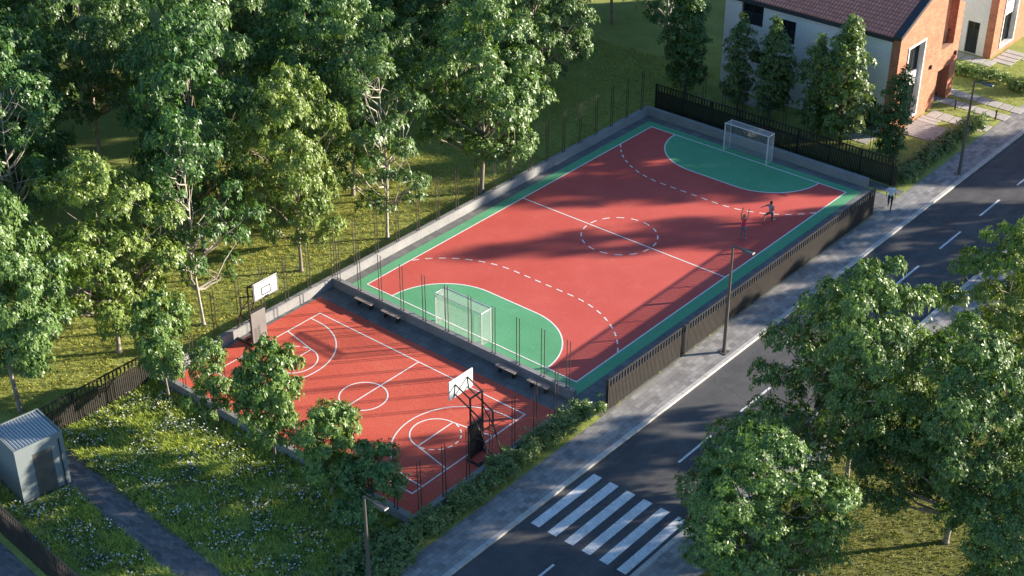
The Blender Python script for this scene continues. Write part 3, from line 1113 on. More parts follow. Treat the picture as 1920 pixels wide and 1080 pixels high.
# ------------------------------------------------------------------ trees
def kites(rng, ctr, nrm, K, ln, wd, droop, jitter=0.35):
    """K leaflets round each centre, spreading about nrm and hanging a little: (N*K*4, 3)"""
    n_ = len(ctr)
    nrm = nrm / np.linalg.norm(nrm, axis=1, keepdims=True)
    ref = np.where(np.abs(nrm[:, 2:3]) > 0.9, np.array([[1.0, 0, 0]]), np.array([[0, 0, 1.0]]))
    u = np.cross(nrm, ref); u /= np.linalg.norm(u, axis=1, keepdims=True)
    v = np.cross(nrm, u)
    ang = rng.random((n_, 1)) * 2 * PI + np.arange(K)[None, :] * (2 * PI / K) + rng.normal(0, 0.25, (n_, K))
    d = u[:, None, :] * np.cos(ang)[..., None] + v[:, None, :] * np.sin(ang)[..., None]
    up = nrm[:, None, :] * rng.normal(0.12, 0.3, (n_, K))[..., None]
    d = d + up
    d[..., 2] -= droop
    d /= np.linalg.norm(d, axis=2, keepdims=True)
    L = ln * (0.7 + 0.6 * rng.random((n_, K, 1)))
    side = np.cross(d, nrm[:, None, :])
    side /= np.linalg.norm(side, axis=2, keepdims=True) + 1e-6
    tw = rng.normal(0, jitter, (n_, K, 1))
    side = side + nrm[:, None, :] * tw
    base = ctr[:, None, :] + d * (L * 0.12)
    a = base
    c = base + d * L
    c[..., 2] -= (L * 0.25 * droop)[..., 0]
    mid = base + d * L * 0.45
    Wd = L * wd * 0.5
    p = np.stack([a, mid + side * Wd, c, mid - side * Wd], axis=2)
    return p.reshape(-1, 3)


def clump_sprays(rng, c, r, flat, n):
    """n points in a cushion round c, most of them in its upper skin"""
    d = rng.normal(size=(n, 3))
    d[:, 2] = np.abs(d[:, 2]) * 0.9 - 0.35
    d /= np.linalg.norm(d, axis=1, keepdims=True)
    rad = r * (0.45 + 0.6 * rng.random((n, 1)) ** 0.6)
    p = c + d * rad * np.array([1, 1, flat])
    nr = d + np.array([0, 0, 0.75]) + rng.normal(0, 0.25, (n, 3))
    return p, nr


def curve_pts(a, b_, sag, n=5, rng=None):
    pts = []
    for i in range(n + 1):
        t = i / n
        p = a.lerp(b_, t)
        p.z += sag * math.sin(t * PI)
        if rng is not None and 0 < i < n:
            p += Vector(rng.normal(0, 0.06, 3)) * (b_ - a).length * 0.4
        pts.append(p)
    return pts


def tree_model(seed, H, Wd, bot, kind='broad', clumps=80, per=26, K=8, ln=0.225, wd=0.46, droop=0.4, tr=0.16, limbs=26, shape=1.0, csize=0.115,
               bark=None, leaf=None, gap=0.0):
    rng = np.random.default_rng(seed)
    rr = random.Random(seed)
    Rw = Wd / 2
    bark = bark or M['bark']
    leaf = leaf or M['leaf']
    # the crown's own outline: a few lobes per height band make it uneven
    lob = [(rr.uniform(0, 2 * PI), rr.uniform(0.10, 0.30), rr.choice((2, 3, 3, 4, 5)), rr.uniform(2, 5)) for _ in range(4)]

    def rad(u, a):
        if kind == 'column':
            base = (math.sin(PI * min(1, max(0, u * 0.92 + 0.06))) ** 0.55) * (1 - 0.35 * u)
        elif kind == 'tall':
            base = math.sin(PI * min(1, u * 0.84 + 0.12)) ** 0.6
        else:
            base = math.sin(PI * min(1, u * 0.80 + 0.15)) ** (0.62 / shape)
        m = 1 + sum(am * math.sin(k * a + ph + fz * u) for ph, am, k, fz in lob)
        return Rw * base * m
    trunk_top = bot + (H - bot) * 0.78
    lean = Vector((rr.uniform(-.35, .35), rr.uniform(-.35, .35), 0)) * (0.4 if kind == 'column' else 1)
    def axis(z):
        t = z / H
        return Vector((lean.x * t * t + 0.10 * math.sin(z * 0.9 + seed), lean.y * t * t + 0.10 * math.cos(z * 0.7 + seed), z))
    tb = MB()
    zs = [0, 0.12, 0.5] + [0.5 + (trunk_top - 0.5) * i / 9 for i in range(1, 10)]
    a0 = axis(0)
    tb.tube([axis(q) - Vector((a0.x, a0.y, 0)) for q in zs], [tr * 1.75, tr * 1.3, tr * 1.05] + [tr * (1 - 0.85 * i / 9) for i in range(1, 10)], 8)
    off = Vector((a0.x, a0.y, 0))
    cl = []
    tries = 0
    while len(cl) < clumps and tries < clumps * 40:
        tries += 1
        u = rr.random() ** 0.9
        a = rr.uniform(0, 2 * PI)
        if gap and math.sin(a * 2 + u * 9 + seed) > 1 - gap * 2 and u < 0.8:
            continue
        q = rr.uniform(0.35, 1.0) ** 0.55 if u < 0.86 else rr.uniform(0, 1.0)
        r_ = rad(u, a) * q
        zc = bot + u * (H - bot - 0.3)
        c = axis(zc) - off + Vector((math.cos(a) * r_, math.sin(a) * r_, -0.12 * r_))
        cr_ = csize * Wd * rr.uniform(0.65, 1.35) * (0.75 if u > 0.85 else 1)
        if any((c - o[0]).length < 0.56 * (cr_ + o[1]) for o in cl):
            continue
        cl.append((c, cr_))
    P_, N_ = [], []
    for c, cr_ in cl:
        n = max(6, int(per * (cr_ / (csize * Wd)) ** 2 * rr.uniform(0.7, 1.2)))
        p, nr = clump_sprays(rng, np.array(c), cr_, 0.52 if kind != 'column' else 1.0, n)
        out = np.array([c.x, c.y, 0.0]); out = out / (np.linalg.norm(out) + 1e-5)
        P_.append(p); N_.append(nr + out * 0.45)
    # stray sprays past the outline
    n = clumps * 2
    ii = rng.integers(0, len(cl), n)
    base = np.array([cl[i][0] for i in ii]); cr2 = np.array([cl[i][1] for i in ii])[:, None]
    d = rng.normal(size=(n, 3)); d /= np.linalg.norm(d, axis=1, keepdims=True)
    P_.append(base + d * cr2 * 1.25 * np.array([1, 1, 0.75])); N_.append(d + np.array([0, 0, 0.8]))
    P_ = np.concatenate(P_); N_ = np.concatenate(N_)
    crown = np_mesh('crown', kites(rng, P_, N_, K, ln, wd, droop), 4, leaf)
    # limbs reach for the clumps
    order = sorted(cl, key=lambda o: -Vector((o[0].x, o[0].y, 0)).length)
    for i, (c, cr_) in enumerate(order[:limbs]):
        hr = Vector((c.x, c.y, 0)).length
        z0 = max(bot * 0.75, min(trunk_top * 0.95, c.z - hr * rr.uniform(0.45, 0.9)))
        st = axis(z0) - off
        r0 = tr * (1 - 0.8 * z0 / trunk_top) * (0.7 if gap > 0.12 else 0.55) + 0.014
        pts = curve_pts(st, c, hr * (0.10 if kind == 'column' else -0.06), 5, rng)
        tb.tube(pts, [r0 * (1 - 0.8 * k / 5) for k in range(6)], 5, cap=False)
        for _ in range(3 if limbs > 12 else 2):
            o = min(rr.sample(cl, min(len(cl), 8)), key=lambda o: (o[0] - c).length)
            k = rr.choice((2, 3, 4))
            if (o[0] - pts[k]).length < Wd * 0.33:
                tb.tube(curve_pts(pts[k], o[0], 0.05, 3, rng), [r0 * 0.42, r0 * .3, r0 * .2, r0 * .1], 4, cap=False)
    return tb, crown, bark


PROTO = {}


def proto(key, **kw):
    tb, crown, bark = tree_model(**kw)
    me = bpy.data.meshes.new('trunk')
    me.from_pydata(tb.v, [], tb.f)
    me.materials.append(bark)
    me.polygons.foreach_set("use_smooth", [True] * len(me.polygons))
    me.update()
    co = np.empty(len(crown.vertices) * 3, np.float32)
    crown.vertices.foreach_get("co", co)
    co = co.reshape(-1, 3)
    PROTO[key] = (me, crown, float(np.percentile(co[:, 2], 99.7)), 2 * float(np.percentile(np.hypot(co[:, 0], co[:, 1]), 96.5)))


# base sizes: broad 12 m high and 8 m wide
proto('broad0', seed=11, H=12, Wd=8.0, bot=3.2, clumps=96, per=66)
proto('broad1', seed=23, H=12, Wd=8.0, bot=2.6, clumps=100, per=66, gap=0.08)
proto('broad2', seed=37, H=12, Wd=8.0, bot=3.0, clumps=88, per=66, csize=0.125)
proto('lush0', seed=41, H=11, Wd=8.0, bot=2.2, clumps=130, per=66, ln=0.21, droop=0.3)
proto('lush1', seed=58, H=11, Wd=8.0, bot=2.0, clumps=130, per=66, ln=0.21, droop=0.3)
proto('sparse0', seed=63, H=12, Wd=7.0, bot=2.4, clumps=46, per=30, limbs=40, gap=0.22, csize=0.12, ln=0.24, tr=0.115, bark=M['bark_pale'])
proto('sparse1', seed=71, H=12, Wd=7.0, bot=2.8, clumps=58, per=30, limbs=44, gap=0.16, csize=0.12, ln=0.24, tr=0.115, bark=M['bark_pale'])
proto('young0', seed=83, H=6, Wd=3.8, bot=2.0, clumps=60, per=26, ln=0.22, limbs=12, tr=0.075, csize=0.14, bark=M['bark'])
proto('young1', seed=97, H=6, Wd=3.8, bot=1.7, clumps=44, per=24, ln=0.22, limbs=16, tr=0.08, csize=0.13, gap=0.1, bark=M['bark_dark'])
proto('young2', seed=103, H=6, Wd=3.8, bot=1.5, clumps=64, per=26, ln=0.22, limbs=12, tr=0.08, csize=0.14, bark=M['bark_dark'])
proto('column0', seed=113, H=8, Wd=3.0, bot=0.9, kind='column', clumps=90, per=26, K=5, ln=0.19, wd=0.62, droop=0.15, limbs=22, tr=0.09, csize=0.145,
      bark=M['bark_dark'], leaf=M['leaf_col'])
proto('column1', seed=127, H=8, Wd=3.0, bot=0.8, kind='column', clumps=84, per=26, K=5, ln=0.19, wd=0.62, droop=0.15, limbs=22, tr=0.09, csize=0.15,
      bark=M['bark_dark'], leaf=M['leaf_col'])

GREEN = (1, 1, 1)
DEEP = (0.66, 0.84, 0.68)
YELLOW = (1.7, 1.38, 1.0)
FRESH = (1.12, 1.12, 1.0)
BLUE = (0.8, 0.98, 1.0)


def tree(key, x, y, H, Wd, rz, tint, label, group=None, name='tree', cat='tree'):
    tm, cm, h0, w0 = PROTO[key]
    t = thing(name, label, cat, (x, y, 0), R(rz), group)
    t.scale = (Wd / w0, Wd / w0, H / h0)
    link('trunk', tm, t)
    c = link('crown', cm, t)
    c.color = (*tint, 1)
    return t


FR = 'woodland trees beside the lawn'
tree('broad0', -9.9, -1.1, 13.2, 8.8, 20, FRESH, 'big full green tree standing alone against the fence of the red pitch', FR)
tree('sparse0', -10.3, -9.1, 12.4, 6.6, 140, GREEN, 'thin tree with bare pale branches showing through a ragged crown beside the pitch wall', FR)
tree('broad1', -11.4, -15.0, 12.4, 6.9, 250, YELLOW, 'yellow green tree with a thick flared trunk on the sunlit lawn', FR)
tree('sparse1', -11.2, -22.3, 12.6, 7.2, 60, DEEP, 'dark green tree with pale forked branches behind the left basketball stand', FR)
tree('broad2', -12.5, -26.9, 11.4, 7.6, 10, YELLOW, 'yellow green tree above the slatted fence, left of the young meadow trees', FR)
tree('broad0', -11.9, -33.3, 13.4, 7.0, 200, FRESH, 'bright green tree behind the grey shed', FR)
tree('broad2', -17.5, -17.0, 14.5, 8.6, 110, DEEP, 'tall deep green tree rising behind the pale forked branches', FR)
tree('broad1', -15.5, 10.8, 13.0, 8.4, 300, GREEN, 'green tree with a forked pale trunk left of the black fence corner', FR)
tree('broad2', -15.8, -6.5, 13.5, 7.5, 33, FRESH, 'mid green tree with layered crown behind the thin bare branched tree', FR)
tree('sparse1', -22.5, -25.5, 13.5, 8.0, 200, DEEP, 'dark open tree with bare whitish limbs in the upper left of the wood', FR)
tree('broad0', -19.0, -33.0, 13.0, 7.5, 70, DEEP, 'dark green tree at the left edge of the picture, above the bright one', FR)
tree('sparse0', -14.0, 24.5, 14.0, 6.0, 30, DEEP, 'tall dark tree by the left end of the white house', FR)
WOOD = 'dense woodland behind the first trees'
wr = random.Random(5)
spots = [(-24, -13), (-22, -4), (-23, 6), (-21, 16), (-22, 26), (-30, -22), (-31, -13), (-30, -3), (-29, 8), (-31, 18), (-28, 30), (-28, -33), (-37, -28), (-38, -17),
         (-38, -8), (-38, 2), (-37, 12), (-39, 22), (-46, -22), (-46, -12), (-46, -3), (-47, 7), (-45, 17), (-54, -16), (-55, -6), (-54, 4), (-62, -10), (-62, 0),
         (-18.5, 36), (-10, 40), (-26, 38), (-36, -38)]
keys = ['broad0', 'broad1', 'broad2', 'lush0', 'lush1', 'sparse1']
for i, (x, y) in enumerate(spots):
    tint = wr.choice([DEEP, DEEP, GREEN, GREEN, FRESH, BLUE])
    tree(keys[wr.randrange(len(keys))], x + wr.uniform(-1.5, 1.5), y + wr.uniform(-1.5, 1.5), wr.uniform(12, 15), wr.uniform(8, 9.8), wr.uniform(0, 360), tint,
         'green tree in the dense wood behind the first row of trees', WOOD)

ST = 'trees across the road'
tree('lush0', 22.2, -12.4, 11.8, 8.3, 15, (1.3, 1.2, 1.15), 'broad green tree overhanging the road above the brown lawn, sunlit on its right side', ST)
tree('lush1', 22.6, -21.3, 8.5, 7.6, 100, (1.25, 1.22, 1.1), 'rounded bright green tree beside the zebra crossing at the bottom', ST)
tree('lush0', 27.4, -12.9, 10.7, 8.2, 230, GREEN, 'tall dark green tree with visible limbs at the right edge', ST)
tree('broad1', 24.6, -3.0, 10.8, 6.2, 30, YELLOW, 'yellowish green tree top at the right edge above the dark one', ST)
tree('lush1', 32.0, -15.6, 8.0, 6.0, 310, GREEN, 'green tree filling the bottom right corner', ST)
# unseen trees past the right edge, added to throw long shadows over road and pitch
for i, (x, y, H, Wd, k) in enumerate([(23.5, 13.0, 6.0, 4.6, 'lush0'), (24.0, 18.8, 6.0, 4.4, 'lush1'), (24.8, 23.4, 6.2, 4.0, 'broad0'), (24.8, 28.0, 12.3, 4.4, 'lush1'), (21.3, 33.6, 13.0, 5.2, 'lush0'), (23.2, 38.6, 14.0, 3.8, 'lush1'),
                                      (29.0, 43.5, 13, 8.0, 'lush1'),]):
    tree(k, x, y, H, Wd, 37 * i, GREEN, 'unseen green tree past the right edge, added to cast shadow', 'unseen shadow trees past the right edge')

YG = 'young trees in the flower meadow'
tree('young0', -7.05, -27.95, 6.2, 3.6, 0, (1.3, 1.25, 1.1), 'tallest young tree with pale slim trunk by the corner of the court wall', YG, 'young_tree')
tree('young1', -3.42, -27.85, 5.0, 3.0, 40, (1.3, 1.25, 1.1), 'small young tree with forked trunk and open crown, second from the shed fence', YG, 'young_tree')
tree('young2', 0.64, -27.85, 6.6, 3.3, 100, (1.35, 1.3, 1.15), 'upright young tree with dense narrow crown in front of the red basketball court', YG, 'young_tree')
tree('young0', 4.6, -28.0, 5.1, 4.0, 190, (1.35, 1.3, 1.1), 'bright round young tree right of the meadow middle', YG, 'young_tree')
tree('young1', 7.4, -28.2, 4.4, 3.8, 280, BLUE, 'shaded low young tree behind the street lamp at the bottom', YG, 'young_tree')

CT = 'columnar trees in front of the white house'
for i, (x, y, H, Wd, k, tint, lab) in enumerate([
        (-8.9, 19.7, 8.6, 3.3, 'column0', DEEP, 'dark columnar tree left of the white house'),
        (-4.6, 19.8, 6.9, 2.6, 'column1', GREEN, 'narrow columnar tree under the upper left window of the house'),
        (-2.0, 19.7, 7.3, 2.8, 'column0', GREEN, 'narrow columnar tree under the second upper window of the house'),
        (1.7, 19.3, 7.3, 3.2, 'column1', FRESH, 'wide columnar tree behind the right half of the far goal fence, left of the tallest'),
        (3.7, 19.5, 9.0, 3.7, 'column0', FRESH, 'tallest columnar tree, reaching up to the red tiled roof'),
        (7.45, 19.3, 6.6, 2.9, 'column1', DEEP, 'columnar tree in front of the brick gable corner')]):
    tree(k, x, y, H, Wd, i * 67, tint, lab, CT, 'columnar_tree')
tree('young0', 11.4, 37.5, 5.4, 3.6, 20, GREEN, 'small tree cut off by the right edge beside the second house', None, 'young_tree')


# ------------------------------------------------------------------ hedges
def hedge(label, x0, x1, y0, y1, h, seed, dens=70, ragged=0.28, tint=GREEN, ln=0.15, group='leafy hedges'):
    rng = np.random.default_rng(seed)
    t = thing('hedge', label, 'hedge', ((x0 + x1) / 2, (y0 + y1) / 2, 0), 0, group)
    hx, hy = (x1 - x0) / 2, (y1 - y0) / 2
    n = int((x1 - x0) * (y1 - y0) * dens)
    nb = max(4, int((x1 - x0) * (y1 - y0) * 7))
    bc = np.stack([rng.uniform(-hx, hx, nb), rng.uniform(-hy, hy, nb), rng.uniform(0.38, 0.62, nb) * h], 1)
    br = rng.uniform(0.26, 0.5, nb)
    k = rng.integers(0, nb, n)
    d = rng.normal(size=(n, 3)); d /= np.linalg.norm(d, axis=1, keepdims=True)
    p = bc[k] + d * br[k][:, None] * (0.5 + 0.6 * rng.random((n, 1))) * np.array([1, 1, h * 0.95])
    p[:, 2] = np.clip(p[:, 2], 0.04, None)
    nr = d + np.array([0, 0, 0.6]) + rng.normal(0, .25, (n, 3))
    # upright shoots
    m = n // 9
    k = rng.integers(0, nb, m)
    q = bc[k] + rng.normal(0, 0.16, (m, 3)) * np.array([1, 1, 0]); q[:, 2] = h * (0.85 + ragged * rng.random(m))
    p = np.concatenate([p, q]); nr = np.concatenate([nr, np.tile([[0, 0, 1.0]], (m, 1)) + rng.normal(0, .3, (m, 3))])
    c = link('foliage', np_mesh('foliage', kites(rng, p, nr, 5, ln, 0.5, 0.1), 4, M['leaf_hedge']), t)
    c.color = (*tint, 1)
    b = MB()
    for i in range(min(nb, 60)):
        bx, by, bz = bc[i]
        b.tube([(bx, by, 0), (bx + rng.normal(0, .08), by + rng.normal(0, .08), bz), (bx + rng.normal(0, .15), by + rng.normal(0, .15), h * 0.95)], [.018, .013, .006], 4, cap=False)
    b.build('stems', M['bark_dark'], t)
    return t


hedge('low leafy hedge along the basketball court and sidewalk', 9.2, 10.0, -30.2, -15.0, 0.95, 3, 430)
hedge('spreading bushes at the bottom edge between the flower meadow and sidewalk', 8.2, 10.6, -35.0, -28.6, 0.85, 4, 200, tint=GREEN)
hedge('leafy hedge along the sidewalk in front of the plank deck', 8.75, 9.75, 17.2, 28.6, 0.8, 5, 220, tint=GREEN)
hedge('clipped green hedge between the two house gardens', 2.6, 10.0, 35.0, 36.2, 0.85, 6, 180, tint=FRESH)


# ------------------------------------------------------------------ grass, weeds and flowers (nobody could count them)
def blades(rng, pts, per, ln, wd, lean, name, mat, spread=0.08):
    n = len(pts)
    base = np.repeat(pts, per, axis=0) + np.concatenate([rng.normal(0, spread, (n * per, 2)), np.zeros((n * per, 1))], 1)
    a = rng.random(n * per) * 2 * PI
    L = ln * (0.5 + rng.random(n * per))
    le = np.abs(rng.normal(lean, lean * 0.5, n * per))
    d = np.stack([np.cos(a) * le, np.sin(a) * le, np.ones(n * per)], 1)
    d /= np.linalg.norm(d, axis=1, keepdims=True)
    s = np.stack([-np.sin(a), np.cos(a), np.zeros(n * per)], 1) * wd * (0.6 + 0.8 * rng.random((n * per, 1))) / 2
    mid = base + d * (L * 0.5)[:, None]
    tip = base + d * L[:, None] + np.stack([np.cos(a), np.sin(a), np.full(n * per, -0.25)], 1) * (L * le * 0.6)[:, None]
    v = np.stack([base - s * 0.4, mid - s, tip, mid + s], 1).reshape(-1, 3)
    return np_mesh(name, v, 4, mat)


def inside(p, polys):
    x, y = p[:, 0], p[:, 1]
    ok = np.zeros(len(p), bool)
    for po in polys:
        c = np.zeros(len(p), bool)
        for i in range(len(po)):
            (x0, y0), (x1, y1) = po[i], po[i - 1]
            hit = ((y0 > y) != (y1 > y)) & (x < (x1 - x0) * (y - y0) / (y1 - y0 + 1e-12) + x0)
            c ^= hit
        ok |= c
    return ok


def scatter(rng, n, polys):
    a = np.concatenate([np.array(p) for p in polys])
    lo, hi = a.min(0), a.max(0)
    p = rng.uniform(lo, hi, (n, 2))
    p = p[inside(p, polys)]
    return np.concatenate([p, np.zeros((len(p), 1))], 1)


def patchy(rng, p, scale, thr):
    """keep the points where a sum of sines is high: clumped growth"""
    f = np.sin(p[:, 0] * scale + 1.3 * np.sin(p[:, 1] * scale * 0.7)) + np.sin(p[:, 1] * scale * 1.3 + 0.9 * np.sin(p[:, 0] * scale * 0.6 + 2))
    return p[f + rng.normal(0, 0.7, len(p)) > thr]


rng = np.random.default_rng(99)
MEADOW = [[(-8.9, -27.45), (9.0, -27.45), (10.1, -30), (10.1, -35.1), (5.0, -34.6), (-4.2, -33.95), (-8.9, -33.4)],
          [(-5.0, -35.35), (5.9, -36.4), (10.1, -36.9), (10.1, -40.3), (-5.2, -39.1), (-8.8, -38.7), (-7.9, -37.3), (-5.3, -37.6), (-5.0, -35.1)]]
p = scatter(rng, 15000, MEADOW)
o = link('meadow_grass', blades(rng, p, 5, 0.20, 0.032, 0.45, 'meadow_grass', M['grass']))
tag(o, 'rough green meadow grass around the young trees and path', 'grass', kind='stuff')
p = patchy(rng, scatter(rng, 6500, MEADOW), 1.7, 0.2)
o = link('meadow_tufts', blades(rng, p, 12, 0.29, 0.032, 0.55, 'meadow_tufts', M['grass'], 0.06))
o.color = (1.15, 1.08, 0.85, 1)
tag(o, 'taller yellow green grass tufts standing in the meadow', 'grass', kind='stuff')
p = patchy(rng, scatter(rng, 9000, MEADOW), 2.3, 0.1)
p[:, 2] = rng.uniform(0.05, 0.2, len(p))
o = link('meadow_weeds', np_mesh('meadow_weeds', kites(rng, p, np.tile([[0, 0, 1.0]], (len(p), 1)) + rng.normal(0, .3, (len(p), 3)), 6, 0.12, 0.55, 0.1), 4, M['weed']))
tag(o, 'dark leafy clover and weeds in the meadow', 'weeds', kind='stuff')
p = patchy(rng, scatter(rng, 6000, MEADOW), 2.3, 0.2)
p[:, 2] = rng.uniform(0.2, 0.36, len(p))
o = link('meadow_flowers', np_mesh('meadow_flowers', kites(rng, p, np.tile([[0, 0, 1.0]], (len(p), 1)) + rng.normal(0, .35, (len(p), 3)), 6, 0.038, 0.8, 0.0), 4, M['petal']))
tag(o, 'small white meadow flowers scattered in the rough grass', 'flowers', kind='stuff')

LAWN = [[(-9.1, -27), (-9.1, 16), (-9.1, 24), (-26, 24), (-26, -34), (-9.1, -34)]]
p = scatter(rng, 60000, LAWN)
o = link('lawn_grass', blades(rng, p, 3, 0.10, 0.035, 0.55, 'lawn_grass', M['lawn_blade'], 0.06))
tag(o, 'mown sunlit lawn under the woodland trees', 'grass', kind='stuff')
GARDEN = [[(-8.9, 16.4), (10.1, 16.4), (10.1, 27.2), (7.2, 27.2), (7.2, 26.9), (9, 26.9), (9, 23.5), (5.7, 23.5), (5.7, 22.4), (-8.9, 22.4)],
          [(5.7, 28.6), (10.1, 28.7), (10.1, 29.8), (5.7, 29.8)], [(4.0, 31.1), (10.1, 31.1), (10.1, 31.6), (4.0, 31.6)],
          [(3.5, 32.9), (10.1, 32.9), (10.1, 40.8), (6.7, 40.8), (6.7, 39.2), (3.5, 38)], [(9.7, -36), (10.26, -36), (10.26, 12.2), (10.2, 12.2), (10.2, -15), (9.7, -15)]]
p = scatter(rng, 30000, GARDEN)
o = link('garden_grass', blades(rng, p, 3, 0.10, 0.03, 0.5, 'garden_grass', M['lawn_blade'], 0.05))
tag(o, 'garden grass around the slabs and columnar trees', 'grass', kind='stuff')
PARK = [[(20.5, -26), (20.5, 6), (36, 6), (36, -26)]]
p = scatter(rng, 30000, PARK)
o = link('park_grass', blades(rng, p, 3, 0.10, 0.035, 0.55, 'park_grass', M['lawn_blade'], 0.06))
o.color = (0.5, 0.55, 0.5, 1)  # lawn blades tinted darker: the tree shade is put into the colour
tag(o, 'shaded lawn across the road under the right hand trees', 'grass', kind='stuff')


# ------------------------------------------------------------------ people
def skin_body(name, J, E, root, mats, region, parent, sub=2):
    """J: joint -> (x, y, z, radius); E: edges; region(joint, joint) -> material index"""
    names = list(J)
    me = bpy.data.meshes.new(name)
    me.from_pydata([J[k][:3] for k in names], [(names.index(a), names.index(c)) for a, c in E], [])
    ob = bpy.data.objects.new(name, me)
    C.objects.link(ob)
    ob.modifiers.new("skin", 'SKIN')
    for i, k in enumerate(names):
        sv = me.skin_vertices[0].data[i]
        r = J[k][3]
        sv.radius = r if hasattr(r, '__len__') else (r, r)
        sv.use_root = (k == root)
    sm = ob.modifiers.new("sub", 'SUBSURF')
    sm.levels = sm.render_levels = sub
    bpy.context.view_layer.update()
    dg = bpy.context.evaluated_depsgraph_get()
    m2 = bpy.data.meshes.new_from_object(ob.evaluated_get(dg))
    m2.name = name
    bpy.data.objects.remove(ob)
    bpy.data.meshes.remove(me)
    m2.materials.clear()
    for m in mats:
        m2.materials.append(m)
    seg = [(Vector(J[a][:3]), Vector(J[c][:3]), region(a, c)) for a, c in E]
    for f in m2.polygons:
        c = f.center
        best, bi = 9, 0
        for a, e, ri in seg:
            ab = e - a
            t = max(0, min(1, (c - a).dot(ab) / max(1e-9, ab.length_squared)))
            dd = (c - (a + ab * t)).length
            if dd < best: best, bi = dd, ri
        f.material_index = bi
        f.use_smooth = True
    o = bpy.data.objects.new(name, m2)
    C.objects.link(o)
    o.parent = parent
    return o


def add_hand(J, E, side, wrist, direction, palm):
    """a palm and five unequal fingers grown from the wrist"""
    d = Vector(direction).normalized()
    n = Vector(palm).normalized()
    s = d.cross(n).normalized()
    w_ = Vector(wrist)
    k = 'palm_' + side
    p = w_ + d * 0.05
    J[k] = (*p, (0.034, 0.018))
    E.append(('wrist_' + side, k))
    for i, (l, off) in enumerate(((0.075, -0.03), (0.085, -0.01), (0.08, 0.011), (0.062, 0.03))):
        a = p + d * 0.045 + s * off
        m = a + d * l * 0.5 + n * 0.008
        e = m + d * l * 0.45 + n * 0.022
        ks = [f'finger{i}{q}_{side}' for q in 'abc']
        for kk, v, r in zip(ks, (a, m, e), (0.0095, 0.009, 0.0075)):
            J[kk] = (*v, r)
        E += [(k, ks[0]), (ks[0], ks[1]), (ks[1], ks[2])]
    a = p - d * 0.015 - s * 0.04
    e = a + (d * 0.7 - s * 0.5).normalized() * 0.055 + n * 0.012
    J['thumb_a_' + side] = (*a, 0.011)
    J['thumb_b_' + side] = (*e, 0.009)
    E += [(k, 'thumb_a_' + side), ('thumb_a_' + side, 'thumb_b_' + side)]


def mat_c(name, c, rough=0.8):
    return plain(name, c, rough, 0, 0.08, 8)


SKIN = mat_c('skin', (0.50, 0.29, 0.20), 0.55)
SKIN2 = mat_c('skin_tan', (0.42, 0.24, 0.17), 0.55)


def face(parent, hc, fwd, skin, hair_mat, long_hair=False):
    """nose, eyes, mouth, ears on a head centred at hc and turned to fwd; hair as a cap"""
    f = Vector(fwd).normalized()
    s = f.cross(Vector((0, 0, 1))).normalized()
    hc = Vector(hc)
    b = MB()
    def blob(c, r3, n=8, m=6, mi=0, cut=None):
        vs, fs = [], []
        for i in range(m + 1):
            th = PI * i / m
            for k in range(n):
                ph = 2 * PI * k / n
                q = s * (math.cos(ph) * math.sin(th) * r3[0]) + f * (math.sin(ph) * math.sin(th) * r3[1]) + Vector((0, 0, math.cos(th) * r3[2]))
                vs.append(c + q)
        for i in range(m):
            for k in range(n):
                fs.append((i * n + k, (i + 1) * n + k, (i + 1) * n + (k + 1) % n, i * n + (k + 1) % n))
        b.add(vs, fs, mi)
    blob(hc + f * 0.098 + Vector((0, 0, -0.01)), (0.014, 0.022, 0.024))
    for q in (-1, 1):
        blob(hc + s * q * 0.078 + Vector((0, 0, -0.005)), (0.012, 0.02, 0.032))
        blob(hc + f * 0.088 + s * q * 0.03 + Vector((0, 0, 0.018)), (0.013, 0.008, 0.008), mi=1)
    blob(hc + f * 0.088 + Vector((0, 0, -0.055)), (0.024, 0.008, 0.007), mi=2)
    b.build('face', [skin, M['black'], mat_c('lips', (0.4, 0.14, 0.12))], parent, smooth=True)
    b = MB()
    blob(hc - f * 0.018 + Vector((0, 0, 0.035)), (0.090, 0.102, 0.105), 14, 10)
    if long_hair:
        blob(hc - f * 0.075 + Vector((0, 0, -0.06)), (0.085, 0.06, 0.15), 12, 8)
        blob(hc - f * 0.10 + Vector((0, 0, -0.19)), (0.05, 0.035, 0.12), 10, 8)
    b.build('hair', hair_mat, parent, smooth=True)


def region_for(top, sleeve, skin, trouser, shoe, short_sleeve=True, leg_bare=False):
    def rg(a, c):
        n = (a.split('_')[0], c.split('_')[0])
        if any(q.startswith(('finger', 'thumb', 'palm', 'wrist')) for q in n): return skin
        if 'head' in n or 'crown' in n: return skin
        if n[0] == 'neck' and n[1] in ('head', 'chin'): return skin
        if 'elbow' in n: return sleeve if ('shoulder' in n and short_sleeve) else skin
        if 'toe' in n or 'heel' in n: return shoe
        if 'ankle' in n or 'knee' in n or 'hip' in n: return trouser
        return top
    return rg


def body_edges():
    E = [('pelvis', 'waist'), ('waist', 'chest'), ('chest', 'neck'), ('neck', 'head'), ('head', 'crown')]
    for s in 'lr':
        E += [('chest', 'shoulder_' + s), ('shoulder_' + s, 'elbow_' + s), ('elbow_' + s, 'wrist_' + s),
              ('pelvis', 'hip_' + s), ('hip_' + s, 'knee_' + s), ('knee_' + s, 'ankle_' + s), ('ankle_' + s, 'toe_' + s)]
    return E


